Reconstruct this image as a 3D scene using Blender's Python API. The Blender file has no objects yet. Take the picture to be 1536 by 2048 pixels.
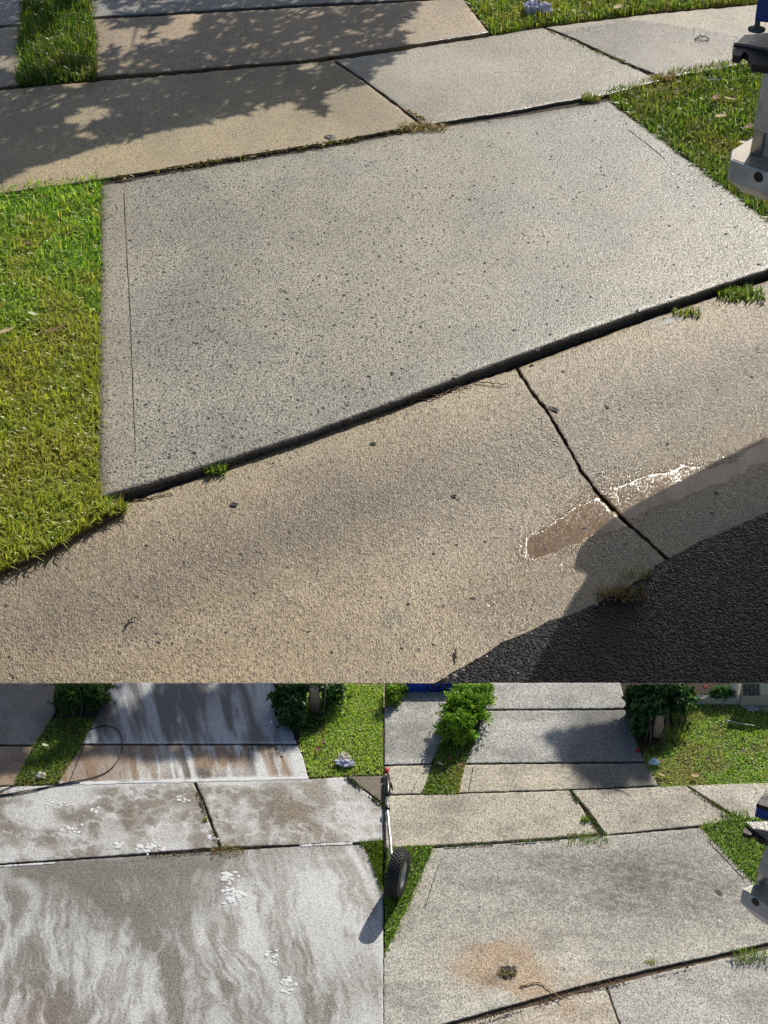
import bpy, math, random
import numpy as np
from mathutils import Vector, Matrix
R = math.radians
random.seed(7)
rng = np.random.default_rng(11)
scene = bpy.context.scene
COL = scene.collection

# ------------------------------------------------------------------ camera, sky, sun, exposure
CAM_Z, PITCH, F = 5.0, R(36.0), 3400.0
cam_d = bpy.data.cameras.new('camera')
cam = bpy.data.objects.new('camera', cam_d); COL.objects.link(cam)
cam.location = (0, 0, CAM_Z); cam.rotation_euler = (R(90) - PITCH, 0, 0)
cam_d.sensor_fit = 'HORIZONTAL'; cam_d.sensor_width = 36.0; cam_d.lens = F / 1536 * 36.0
cam_d.clip_start = 0.05; cam_d.clip_end = 3000
scene.camera = cam
SUN_EL, SUN_AZ = R(36), R(27.5)
S = Vector((math.sin(SUN_AZ) * math.cos(SUN_EL), math.cos(SUN_AZ) * math.cos(SUN_EL), math.sin(SUN_EL)))
w = bpy.data.worlds.new('World'); scene.world = w; w.use_nodes = True
nt = w.node_tree; nt.nodes.clear()
sky = nt.nodes.new('ShaderNodeTexSky'); sky.sky_type = 'NISHITA'; sky.sun_disc = False
sky.sun_elevation = SUN_EL; sky.sun_rotation = SUN_AZ; sky.dust_density = 1.6; sky.air_density = 1.0
bg = nt.nodes.new('ShaderNodeBackground'); bg.inputs['Strength'].default_value = 0.082
wo = nt.nodes.new('ShaderNodeOutputWorld')
nt.links.new(sky.outputs[0], bg.inputs[0]); nt.links.new(bg.outputs[0], wo.inputs[0])
sd = bpy.data.lights.new('sun', 'SUN'); sd.energy = 4.7; sd.angle = R(0.42); sd.color = (1.0, 0.94, 0.82)
so = bpy.data.objects.new('sun', sd); COL.objects.link(so); so.location = (6, 10, 12)
so.rotation_euler = S.to_track_quat('Z', 'Y').to_euler()
scene.view_settings.view_transform = 'Standard'; scene.view_settings.look = 'None'
scene.view_settings.gamma = 1; scene.view_settings.use_curve_mapping = False
scene.view_settings.exposure = 0.0

# ------------------------------------------------------------------ helpers
CP, SP = math.cos(PITCH), math.sin(PITCH)
ZT = 0.7                     # top of the raised terraces
LINE = 1365.6                # picture row at which the terraces' far edge stands

def rays(px, py):
    a = (np.asarray(px, float) - 768) / F; b = -(np.asarray(py, float) - 1024) / F
    return a, CP + b * SP, -SP + b * CP
def W(px, py, z=0.0):
    """point of height z that the photograph shows at px, py"""
    dx, dy, dz = rays(px, py); t = (np.asarray(z, float) - CAM_Z) / dz
    return np.stack([dx * t, dy * t, CAM_Z + dz * t], -1)
def V(px, py, y):
    dx, dy, dz = rays(px, py); t = y / dy
    return np.stack([dx * t, dy * t, CAM_Z + dz * t], -1)
def proj(p):
    p = np.asarray(p, float); d = p[..., 1] * CP - (p[..., 2] - CAM_Z) * SP
    v = p[..., 1] * SP + (p[..., 2] - CAM_Z) * CP
    return 768 + F * p[..., 0] / d, 1024 - F * v / d

def hash2(ix, iy, seed):
    h = (ix.astype(np.int64) * 374761393 + iy.astype(np.int64) * 668265263 + seed * 1442695041) & 0x7fffffff
    h = ((h ^ (h >> 13)) * 1274126177) & 0x7fffffff
    h = ((h ^ (h >> 16)) * 60493) & 0x7fffffff
    return (h ^ (h >> 15)) % 65536 / 65535.0
def vn(x, y, seed=0):
    x = np.asarray(x, float); y = np.asarray(y, float)
    ix = np.floor(x); iy = np.floor(y); fx = x - ix; fy = y - iy
    fx = fx * fx * (3 - 2 * fx); fy = fy * fy * (3 - 2 * fy)
    a = hash2(ix, iy, seed); b = hash2(ix + 1, iy, seed); c = hash2(ix, iy + 1, seed); d = hash2(ix + 1, iy + 1, seed)
    return (a * (1 - fx) + b * fx) * (1 - fy) + (c * (1 - fx) + d * fx) * fy
def fbm(x, y, seed=0, oct=4):
    s = 0; a = 1; t = 0
    for k in range(oct):
        s = s + a * vn(np.asarray(x) * 2 ** k + 17.3 * k, np.asarray(y) * 2 ** k + 9.1 * k, seed + k); t += a; a *= .55
    return s / t
def sm(x, a, b):
    t = np.clip((np.asarray(x, float) - a) / (b - a), 0, 1); return t * t * (3 - 2 * t)
def gauss(px, py, cx, cy, rx, ry, ang=0):
    c, s = math.cos(R(ang)), math.sin(R(ang)); dx = px - cx; dy = py - cy
    u = (dx * c + dy * s) / rx; v = (-dx * s + dy * c) / ry
    return np.exp(-(u * u + v * v))
def seg(px, py, pts, wd):
    """soft mask round a polyline"""
    best = np.full(np.shape(px), 1e9)
    for (x0, y0), (x1, y1) in zip(pts[:-1], pts[1:]):
        dx, dy = x1 - x0, y1 - y0; t = np.clip(((px - x0) * dx + (py - y0) * dy) / (dx * dx + dy * dy), 0, 1)
        best = np.minimum(best, np.hypot(px - x0 - t * dx, py - y0 - t * dy))
    return np.exp(-(best / wd) ** 2)

def tag(o, label=None, cat=None, group=None, kind=None):
    if label: o['label'] = label
    if cat: o['category'] = cat
    if group: o['group'] = group
    if kind: o['kind'] = kind
    return o
def empty(name, loc=(0, 0, 0), **k):
    o = bpy.data.objects.new(name, None); COL.objects.link(o); o.location = loc; o.empty_display_size = .1
    return tag(o, **k)
def mesh(name, verts, faces, mat=None, parent=None, col=None, smooth=True, spk=None, **k):
    verts = np.asarray(verts, float).reshape(-1, 3)
    if parent is not None:
        off = Vector((0, 0, 0)); q = parent
        while q is not None: off += q.location; q = q.parent
        verts = verts - np.array(off)
    me = bpy.data.meshes.new(name)
    if isinstance(faces, np.ndarray) and faces.ndim == 2:
        nf, ns = faces.shape
        me.vertices.add(len(verts)); me.vertices.foreach_set('co', verts.ravel())
        me.loops.add(nf * ns); me.loops.foreach_set('vertex_index', faces.ravel().astype(np.int32))
        me.polygons.add(nf); me.polygons.foreach_set('loop_start', np.arange(0, nf * ns, ns, dtype=np.int32))
        me.update(calc_edges=True)
    else:
        me.from_pydata([tuple(v) for v in verts], [], [tuple(int(i) for i in f) for f in faces])
    if smooth: me.polygons.foreach_set('use_smooth', np.ones(len(me.polygons), bool))
    if col is not None:
        a = me.attributes.new('col', 'FLOAT_COLOR', 'POINT'); c = np.ones((len(verts), 4))
        c[:, :np.shape(col)[1]] = col; a.data.foreach_set('color', c.ravel())
    if spk is not None:
        a = me.attributes.new('spk', 'FLOAT', 'POINT'); a.data.foreach_set('value', np.asarray(spk, float))
    if mat: me.materials.append(mat)
    me.validate(); o = bpy.data.objects.new(name, me); COL.objects.link(o)
    if parent is not None: o.parent = parent
    return tag(o, **k)

class MB:
    """collects shapes for one mesh"""
    def __init__(s): s.v = []; s.f = []; s.n = 0
    def add(s, v, f):
        v = np.asarray(v, float).reshape(-1, 3); s.v.append(v); s.f += [tuple(int(i) + s.n for i in q) for q in f]; s.n += len(v); return s
    def build(s, name, mat, parent=None, **k): return mesh(name, np.concatenate(s.v), s.f, mat, parent, **k)
    def prism(s, poly, d):
        """closed polygon poly (list of 3-D points) pushed along vector d"""
        p = np.asarray(poly, float); n = len(p); q = p + np.asarray(d, float)
        f = [tuple(range(n)), tuple(range(2 * n - 1, n - 1, -1))] + [(i, n + i, n + (i + 1) % n, (i + 1) % n) for i in range(n)]
        return s.add(np.concatenate([p, q]), f)
    def box(s, c, h, rot=None, bev=0.0):
        c = np.asarray(c, float); h = np.asarray(h, float); b = min(bev, min(h) * .9)
        pts = []
        for sx in (-1, 1):
            for sy in (-1, 1):
                for sz in (-1, 1):
                    sg = np.array([sx, sy, sz])
                    if b <= 0: pts.append(sg * h)
                    else:
                        for ax in range(3):
                            q = h - b; q = q.copy(); q[ax] = h[ax]; pts.append(sg * q)
        pts = np.array(pts)
        if rot is not None: pts = pts @ np.array(rot).T
        import bmesh
        bm = bmesh.new(); vs = [bm.verts.new(p + c) for p in pts]; r = bmesh.ops.convex_hull(bm, input=vs)
        bmesh.ops.join_triangles(bm, faces=bm.faces[:], angle_face_threshold=.02, angle_shape_threshold=3)
        bm.verts.index_update(); s.add([v.co[:] for v in bm.verts], [[v.index for v in f.verts] for f in bm.faces]); bm.free(); return s
    def tube(s, pts, r, n=8):
        pts = [Vector(p) for p in pts]; m = len(pts); rr = r if hasattr(r, '__len__') else [r] * m
        V_ = []; up = Vector((.13, .21, 1)).normalized()
        for i, p in enumerate(pts):
            t = (pts[min(i + 1, m - 1)] - pts[max(i - 1, 0)]).normalized()
            a = t.cross(up); a = a.normalized() if a.length > 1e-4 else t.orthogonal().normalized(); b = t.cross(a)
            for k in range(n):
                an = 2 * math.pi * k / n; V_.append(p + (a * math.cos(an) + b * math.sin(an)) * rr[i])
        f = [(i * n + k, i * n + (k + 1) % n, (i + 1) * n + (k + 1) % n, (i + 1) * n + k) for i in range(m - 1) for k in range(n)]
        f += [tuple(range(n - 1, -1, -1)), tuple((m - 1) * n + k for k in range(n))]
        return s.add([v[:] for v in V_], f)
    def lathe(s, prof, c, axis, n=24):
        """profile (along axis, radius)"""
        ax = Vector(axis).normalized(); a = ax.orthogonal().normalized(); b = ax.cross(a); c = Vector(c); m = len(prof); P = []
        for (h, r) in prof:
            for k in range(n):
                an = 2 * math.pi * k / n; P.append((c + ax * h + (a * math.cos(an) + b * math.sin(an)) * r)[:])
        f = [(i * n + k, i * n + (k + 1) % n, (i + 1) * n + (k + 1) % n, (i + 1) * n + k) for i in range(m - 1) for k in range(n)]
        return s.add(P, f)

def smooth_line(pts, n):
    """resample a polyline by length"""
    p = np.asarray(pts, float); d = np.r_[0, np.cumsum(np.hypot(*np.diff(p, axis=0).T))]
    if np.isscalar(n): q = np.linspace(0, 1, n)
    else: q = np.asarray(n)
    return np.stack([np.interp(q * d[-1], d, p[:, k]) for k in range(2)], -1)
def spline(pts, n):
    p = np.asarray(pts, float); m = len(p); out = []
    for t in np.linspace(0, m - 1, n):
        i = min(int(t), m - 2); u = t - i; a, b, c, d = p[max(i - 1, 0)], p[i], p[i + 1], p[min(i + 2, m - 1)]
        out.append(.5 * ((2 * b) + (c - a) * u + (2 * a - 5 * b + 4 * c - d) * u * u + (3 * b - a - 3 * c + d) * u ** 3))
    return np.array(out)

# ------------------------------------------------------------------ materials
class NT:
    def __init__(s, name):
        s.m = bpy.data.materials.new(name); s.m.use_nodes = True; s.t = s.m.node_tree; s.t.nodes.clear()
        s.out = s.n('ShaderNodeOutputMaterial')
    def n(s, kind, **k):
        o = s.t.nodes.new(kind)
        for a, b in k.items(): setattr(o, a, b)
        return o
    def set(s, sock, v):
        if hasattr(v, 'is_output'): s.t.links.new(v, sock)
        else: sock.default_value = v
    def math(s, op, a, b=0.0, c=0.0, clamp=False):
        o = s.n('ShaderNodeMath', operation=op, use_clamp=clamp); s.set(o.inputs[0], a); s.set(o.inputs[1], b); s.set(o.inputs[2], c); return o.outputs[0]
    def mix(s, f, a, b, mode='MIX'):
        o = s.n('ShaderNodeMix', data_type='RGBA', blend_type=mode); s.set(o.inputs[0], f); s.set(o.inputs[6], a); s.set(o.inputs[7], b); return o.outputs[2]
    def rmp(s, v, a, b, c=0.0, d=1.0):
        o = s.n('ShaderNodeMapRange', interpolation_type='SMOOTHSTEP'); s.set(o.inputs[0], v)
        for i, q in enumerate((a, b, c, d)): s.set(o.inputs[i + 1], q)
        return o.outputs[0]
    def pos(s, scale=(1, 1, 1)):
        g = s.n('ShaderNodeNewGeometry'); o = s.n('ShaderNodeVectorMath', operation='MULTIPLY'); s.set(o.inputs[0], g.outputs['Position']); o.inputs[1].default_value = scale; return o.outputs[0]
    def noise(s, v, sc, det=3, rough=.55, dist=0.0):
        o = s.n('ShaderNodeTexNoise'); s.set(o.inputs['Vector'], v); o.inputs['Scale'].default_value = sc; o.inputs['Detail'].default_value = det
        o.inputs['Roughness'].default_value = rough; o.inputs['Distortion'].default_value = dist; return o.outputs['Fac']
    def vor(s, v, sc, rnd=1.0):
        o = s.n('ShaderNodeTexVoronoi'); s.set(o.inputs['Vector'], v); o.inputs['Scale'].default_value = sc; o.inputs['Randomness'].default_value = rnd
        x = s.n('ShaderNodeSeparateColor'); s.t.links.new(o.outputs['Color'], x.inputs[0]); return o.outputs['Distance'], x.outputs[0], x.outputs[1]
    def bump(s, h, st, dist, nrm=None):
        o = s.n('ShaderNodeBump'); s.set(o.inputs['Height'], h); s.set(o.inputs['Strength'], st); o.inputs['Distance'].default_value = dist
        if nrm is not None: s.t.links.new(nrm, o.inputs['Normal'])
        return o.outputs[0]
    def bsdf(s, color, rough, nrm=None, spec=.5, metal=0.0, coat=0.0):
        o = s.n('ShaderNodeBsdfPrincipled'); s.set(o.inputs['Base Color'], color); s.set(o.inputs['Roughness'], rough)
        s.set(o.inputs['Specular IOR Level'], spec); s.set(o.inputs['Metallic'], metal); s.set(o.inputs['Coat Weight'], coat)
        if nrm is not None: s.t.links.new(nrm, o.inputs['Normal'])
        s.t.links.new(o.outputs[0], s.out.inputs[0]); return o

def concrete(name, sq=(1, .62, 1), speck=62., speck_col=(.035, .036, .042), grain=150., bumpd=.004, rough=.62, wetr=.22, mott=.25, bstr=.8, finemott=.3, spec=.5, bigs=True, light=0.0, wb=1.0):
    t = NT(name); p = t.pos(sq)
    at = t.n('ShaderNodeAttribute', attribute_name='col'); sp = t.n('ShaderNodeAttribute', attribute_name='spk')
    base = at.outputs['Color']; wet = at.outputs['Alpha']; spk = sp.outputs['Fac']
    c = t.mix(1.0, base, t.n('ShaderNodeCombineColor').outputs[0], 'MULTIPLY')
    m1 = t.rmp(t.noise(p, 2.3, 8, .62), .3, .7, 1 - mott * .6, 1 + mott * .4)
    m2 = t.rmp(t.noise(p, grain * .55, 3, .7), .3, .7, 1 - finemott, 1 + finemott)
    mm = t.math('MULTIPLY', m1, m2)
    cc = t.n('ShaderNodeCombineColor'); [t.set(cc.inputs[i], mm) for i in range(3)]
    c = t.mix(1.0, base, cc.outputs[0], 'MULTIPLY')
    # exposed stones at three sizes, each with its own random size and presence
    h = None
    pw = t.n('ShaderNodeVectorMath', operation='ADD'); t.set(pw.inputs[0], p)
    nz = t.n('ShaderNodeTexNoise'); t.set(nz.inputs['Vector'], p); nz.inputs['Scale'].default_value = speck * 1.2
    sc_ = t.n('ShaderNodeVectorMath', operation='SCALE'); t.t.links.new(nz.outputs['Color'], sc_.inputs[0]); sc_.inputs['Scale'].default_value = .011
    t.t.links.new(sc_.outputs[0], pw.inputs[1]); pp = pw.outputs[0]
    masks = None
    for sc, big, rk in ((speck * 1.9, .95, 1.0), (speck * 1.1, .8, .9), (speck * .42, .14 if bigs else 0.0, .62)):
        d, r1, r2 = t.vor(pp, sc)
        on = t.math('LESS_THAN', r1, t.math('MULTIPLY', spk, big))
        rad = t.math('MULTIPLY_ADD', r2, .30 * rk, .18 * rk)
        mk = t.math('MULTIPLY', on, t.rmp(t.math('SUBTRACT', d, rad), -.04, .06, 1, 0))
        masks = mk if masks is None else t.math('MAXIMUM', masks, mk)
    tone = t.vor(pp, speck * 1.1)[2]
    scol = t.mix(tone, (*speck_col, 1), (speck_col[0] * 2.2, speck_col[1] * 2.1, speck_col[2] * 2.0, 1))
    c = t.mix(t.math('MULTIPLY', masks, .92), c, scol)
    if light > 0:
        d, r1, r2 = t.vor(p, speck * 1.1)
        lm = t.math('MULTIPLY', t.math('LESS_THAN', r1, light), t.rmp(d, .15, .36, 1, 0))
        c = t.mix(t.math('MULTIPLY', lm, .6), c, (.55, .47, .36, 1))
    c = t.mix(t.math('MULTIPLY', wet, .35), c, t.mix(1.0, c, (.42, .38, .33, 1), 'MULTIPLY'))
    gd, _, _ = t.vor(pp, grain)
    hh = t.math('ADD', t.math('MULTIPLY', gd, .45), t.noise(p, grain * .30, 6, .75))
    hh = t.math('SUBTRACT', hh, t.math('MULTIPLY', masks, .5))
    nb = t.bump(hh, t.math('MULTIPLY', t.rmp(wet, .9, 1.0, bstr, bstr * .12), t.rmp(wet, .3, .88, 1.0 / wb, 1.0)), bumpd * wb)
    rr = t.rmp(wet, 0, 1, rough, wetr)
    rr = t.math('ADD', rr, t.rmp(t.noise(p, grain * .8, 2), .3, .7, -.1, .1), clamp=True)
    t.bsdf(c, rr, nb, spec)
    return t.m

def leafmat(name, trans=.45, rough=.45):
    t = NT(name); at = t.n('ShaderNodeAttribute', attribute_name='col')
    pr = t.n('ShaderNodeBsdfPrincipled'); t.t.links.new(at.outputs['Color'], pr.inputs['Base Color']); pr.inputs['Roughness'].default_value = rough; pr.inputs['Specular IOR Level'].default_value = .35
    tr = t.n('ShaderNodeBsdfTranslucent'); c2 = t.mix(1.0, at.outputs['Color'], (1.25, 1.25, .6, 1), 'MULTIPLY'); t.t.links.new(c2, tr.inputs[0])
    mx = t.n('ShaderNodeMixShader'); mx.inputs[0].default_value = trans; t.t.links.new(pr.outputs[0], mx.inputs[1]); t.t.links.new(tr.outputs[0], mx.inputs[2])
    t.t.links.new(mx.outputs[0], t.out.inputs[0]); return t.m

def plain(name, color, rough=.5, metal=0.0, noise_sc=30., var=.2, bump=.0, spec=.5, coat=0.0):
    t = NT(name); p = t.pos(); n = t.noise(p, noise_sc, 5, .65)
    k = t.rmp(n, .3, .7, 1 - var, 1 + var * .6); cc = t.n('ShaderNodeCombineColor'); [t.set(cc.inputs[i], k) for i in range(3)]
    c = t.mix(1.0, (*color, 1), cc.outputs[0], 'MULTIPLY')
    nb = t.bump(t.noise(p, noise_sc * 5, 4), .5, bump) if bump > 0 else None
    t.bsdf(c, t.rmp(n, .3, .7, max(rough - .1, .03), min(rough + .12, 1)), nb, spec, metal, coat); return t.m

M = {}
M['slab'] = concrete('cleaned_aggregate_concrete', speck=74., speck_col=(.016, .016, .021), rough=.52, wetr=.3, bumpd=.0045, finemott=.45)
M['path'] = concrete('sandy_path_concrete', speck=72., rough=.55, wetr=.16, bumpd=.004, speck_col=(.07, .065, .058), light=.10)
M['gutter'] = concrete('brown_pebbly_concrete', speck=58., rough=.55, wetr=.14, bumpd=.0068, speck_col=(.05, .040, .030), grain=120., light=.18, finemott=.4, bstr=1.0, wb=1.35, spec=.7)
M['old'] = concrete('weathered_grey_concrete', sq=(1, .8, 1), speck=150., rough=.85, wetr=.5, grain=430., bumpd=.0012, speck_col=(.09, .088, .082), finemott=.55, light=.12, bigs=False)
M['foamy'] = concrete('wet_soapy_concrete', sq=(1, .8, 1), speck=170., rough=.55, wetr=.25, grain=380., bumpd=.0012, speck_col=(.08, .07, .06), finemott=.3, light=.1, bigs=False)
M['grass'] = leafmat('grass_blades', .42, .35)
M['leaf'] = leafmat('shrub_leaves', .3, .4)
M['soil'] = plain('dark_soil', (.055, .042, .03), .95, noise_sc=25, var=.45, bump=.02)
M['dirt'] = plain('brown_dirt', (.12, .08, .052), .95, noise_sc=40, var=.4, bump=.01)
M['groove'] = plain('dark_groove', (.035, .034, .03), .9, noise_sc=60, var=.4)
M['white'] = plain('white_paint', (.62, .62, .60), .35, noise_sc=9, var=.28, coat=.2)
M['whitedirty'] = plain('dusty_ledge_top', (.40, .34, .26), .5, noise_sc=22, var=.35)
M['steel'] = plain('brushed_steel', (.42, .42, .42), .35, .8, noise_sc=40, var=.15)
M['rubber'] = plain('black_rubber', (.022, .022, .024), .55, noise_sc=60, var=.3, bump=.002)
M['blue'] = plain('blue_plastic', (.012, .06, .32), .38, noise_sc=20, var=.15)
M['deepblue'] = plain('royal_blue_plastic', (.006, .05, .45), .4, noise_sc=20, var=.15)
M['black'] = plain('black_plastic', (.012, .012, .014), .35, noise_sc=30, var=.2)
M['tan'] = plain('tan_plastic', (.40, .30, .24), .5, noise_sc=20, var=.2)
M['bark'] = plain('grey_bark', (.12, .10, .08), .9, noise_sc=60, var=.4, bump=.004)
M['twig'] = plain('dry_twig', (.22, .13, .07), .85, noise_sc=80, var=.4)
M['straw'] = plain('pale_straw', (.48, .36, .20), .8, noise_sc=80, var=.3)
M['tissue'] = plain('lilac_tissue', (.62, .60, .74), .9, noise_sc=30, var=.1)
M['cream'] = plain('cream_tissue', (.66, .62, .50), .9, noise_sc=30, var=.1)
M['mask'] = plain('pale_blue_fabric', (.50, .70, .78), .9, noise_sc=60, var=.08)
M['red'] = plain('red_plastic', (.5, .02, .03), .4, noise_sc=30, var=.1)
M['brick'] = plain('slate_brick', (.10, .105, .115), .9, noise_sc=50, var=.3, bump=.003)
M['mortar'] = plain('pale_mortar', (.48, .46, .42), .9, noise_sc=60, var=.15)
M['render'] = plain('beige_render', (.46, .42, .37), .9, noise_sc=12, var=.1)
M['silt'] = plain('pale_wet_silt', (.20, .19, .18), .3, noise_sc=30, var=.4, bump=.004)
M['stud'] = plain('dull_grey_metal', (.12, .115, .11), .7, noise_sc=60, var=.3)
M['foam'] = plain('white_soap_foam', (.72, .72, .72), .8, noise_sc=60, var=.06, bump=.004)
M['stone'] = plain('dark_grit', (.04, .038, .036), .8, noise_sc=50, var=.5)
M['deadleaf'] = plain('brown_dead_leaf', (.20, .09, .045), .8, noise_sc=60, var=.4)
# asphalt
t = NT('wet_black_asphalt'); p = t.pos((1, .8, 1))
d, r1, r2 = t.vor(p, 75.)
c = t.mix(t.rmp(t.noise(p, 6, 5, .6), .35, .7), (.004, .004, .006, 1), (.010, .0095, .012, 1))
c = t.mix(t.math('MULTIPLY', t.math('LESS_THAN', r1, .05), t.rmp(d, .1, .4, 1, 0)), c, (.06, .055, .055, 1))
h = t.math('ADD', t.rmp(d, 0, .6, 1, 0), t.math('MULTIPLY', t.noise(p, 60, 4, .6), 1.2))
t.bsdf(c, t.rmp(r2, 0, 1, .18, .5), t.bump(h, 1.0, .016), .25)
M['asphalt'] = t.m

# ------------------------------------------------------------------ concrete patches laid out on their plots
def patch(name, top, bottom, left=None, right=None, z=0.0, zf=None, colf=None, mat=None, step=6.0, rnd=5.0, drop=.012, skirt=.25, parent=None, ragged=1.0, seed=1, lim=None, **k):
    top, bottom = np.array(top, float), np.array(bottom, float)
    left = np.array(left, float) if left is not None else np.array([top[0], bottom[0]])
    right = np.array(right, float) if right is not None else np.array([top[-1], bottom[-1]])
    wd = max(np.hypot(*(top[-1] - top[0])), np.hypot(*(bottom[-1] - bottom[0]))); ht = max(np.hypot(*(left[-1] - left[0])), np.hypot(*(right[-1] - right[0])))
    def axis(L):
        e = np.array([0, .12, .35, .65, 1.0]) * rnd / L
        mid = np.linspace(rnd / L, 1 - rnd / L, max(3, int((L - 2 * rnd) / step)))
        return np.unique(np.r_[e, mid, 1 - e])
    u, v = axis(wd), axis(ht)
    T, B, L_, R_ = smooth_line(top, u), smooth_line(bottom, u), smooth_line(left, v), smooth_line(right, v)
    U, Vv = np.meshgrid(u, v)
    U3, V3 = U[..., None], Vv[..., None]
    P = (1 - V3) * T[None] + V3 * B[None] + (1 - U3) * L_[:, None] + U3 * R_[:, None] \
        - ((1 - U3) * (1 - V3) * T[0] + U3 * (1 - V3) * T[-1] + (1 - U3) * V3 * B[0] + U3 * V3 * B[-1])
    d = np.minimum(np.minimum(U, 1 - U) * wd, np.minimum(Vv, 1 - Vv) * ht)
    rag = ragged * sm(d, 40, 0)
    P[..., 0] += rag * ((fbm(P[..., 0] / 9, P[..., 1] / 9, seed * 7, 3) - .5) * 4)
    P[..., 1] += rag * ((fbm(P[..., 0] / 9, P[..., 1] / 9, seed * 7 + 50, 3) - .5) * 4)
    if lim: 
        P[..., 0] = np.clip(P[..., 0], lim[0], lim[1]); P[..., 1] = np.maximum(P[..., 1], lim[2])
    zz = np.full(U.shape, z) if zf is None else zf(U, Vv, P[..., 0], P[..., 1])
    q = np.clip(1 - d / rnd, 0, 1); zz = zz - drop * (1 - np.sqrt(np.clip(1 - q * q, 0, 1)))
    X = W(P[..., 0], P[..., 1], zz)
    nv, nu = U.shape; idx = np.arange(nu * nv).reshape(nv, nu)
    F_ = np.stack([idx[:-1, :-1], idx[1:, :-1], idx[1:, 1:], idx[:-1, 1:]], -1).reshape(-1, 4)
    cs = colf(P[..., 0], P[..., 1], X) if colf else (np.full(U.shape + (4,), .3), np.zeros(U.shape))
    c, sp = cs
    ring = np.concatenate([idx[0, :], idx[1:, -1], idx[-1, -2::-1], idx[-2:0:-1, 0]])
    Vt = X.reshape(-1, 3); sk = Vt[ring].copy(); sk[:, 2] = sk[:, 2].min() - skirt
    n0 = len(Vt); m = len(ring); a = np.arange(m); b = (a + 1) % m
    FS = np.stack([ring[a], ring[b], n0 + b, n0 + a], -1)
    cA = np.concatenate([c.reshape(-1, 4), c.reshape(-1, 4)[ring]]); sA = np.r_[sp.ravel(), sp.ravel()[ring] * .3]
    return mesh(name, np.concatenate([Vt, sk]), np.concatenate([F_, FS]), mat, parent, col=cA, spk=sA, **k)

def plot(name, poly, z, thick, mat, y_max=None, **k):
    """flat bed of soil with the given outline"""
    P = W([p[0] for p in poly], [p[1] for p in poly], z)
    a = 0.5 * np.sum(P[:, 0] * np.roll(P[:, 1], -1) - np.roll(P[:, 0], -1) * P[:, 1])
    if a < 0: P = P[::-1]
    mb = MB(); mb.prism(P[::-1], (0, 0, -thick)); return mb.build(name, mat, smooth=False, **k)

def rgb(c, px, py, wet=0.0):
    out = np.empty(np.shape(px) + (4,)); out[..., 0], out[..., 1], out[..., 2] = c; out[..., 3] = wet; return out
def mixc(c, d, f):
    f = np.asarray(f)[..., None]; o = c.copy(); o[..., :3] = c[..., :3] * (1 - f) + np.array(d) * f; return o

# ------------------------------------------------------------------ vegetation
def inside(P, poly):
    x, y = P[:, 0], P[:, 1]; r = np.zeros(len(P), bool); n = len(poly)
    for i in range(n):
        x0, y0 = poly[i]; x1, y1 = poly[(i + 1) % n]
        if y0 == y1: continue
        r ^= ((y0 > y) != (y1 > y)) & (x < (x1 - x0) * (y - y0) / (y1 - y0) + x0)
    return r
def blades(name, base, ln, wd, cols, mat='grass', lean=.5, clip=None, parent=None, flat=.0, **k):
    n = len(base); ln = ln * rng.uniform(.55, 1.25, n); hd = rng.uniform(0, 2 * math.pi, n); le = rng.uniform(.1, 1, n) * lean + flat
    dirx, diry = np.cos(hd), np.sin(hd); sx, sy = -diry, dirx
    w_ = wd * rng.uniform(.6, 1.3, n)
    mid = base + np.stack([dirx * ln * le * .35, diry * ln * le * .35, ln * .55 * (1 - .35 * le)], -1)
    tip = base + np.stack([dirx * ln * le * 1.0, diry * ln * le * 1.0, ln * np.clip(1 - .75 * le, .08, 1)], -1)
    sd_ = np.stack([sx, sy, np.zeros(n)], -1) * w_[:, None] / 2
    P = np.stack([base - sd_, base + sd_, mid - sd_ * .85, mid + sd_ * .85, tip], 1)
    if clip is not None:
        ok = clip(tip) & clip(mid) & clip(base); P = P[ok]; n = len(P); cols = cols[ok]
    i = np.arange(n)[:, None] * 5
    tri = np.concatenate([i + [0, 1, 3], i + [0, 3, 2], i + [2, 3, 4]])
    c = np.repeat(cols, 5, 0).reshape(n, 5, 3)
    return mesh(name, P.reshape(-1, 3), tri, M[mat], parent, col=c.reshape(-1, 3), smooth=False, **k)
GREEN = np.array([[.16, .29, .035], [.22, .36, .05], [.32, .42, .08], [.09, .18, .025], [.40, .42, .12], [.46, .38, .18]])
def gcols(n, p, mul=1.0, pal=GREEN):
    c = pal[rng.choice(len(pal), n, p=np.array(p) / sum(p))]; return c * rng.uniform(.7, 1.3, (n, 1)) * mul
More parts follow.
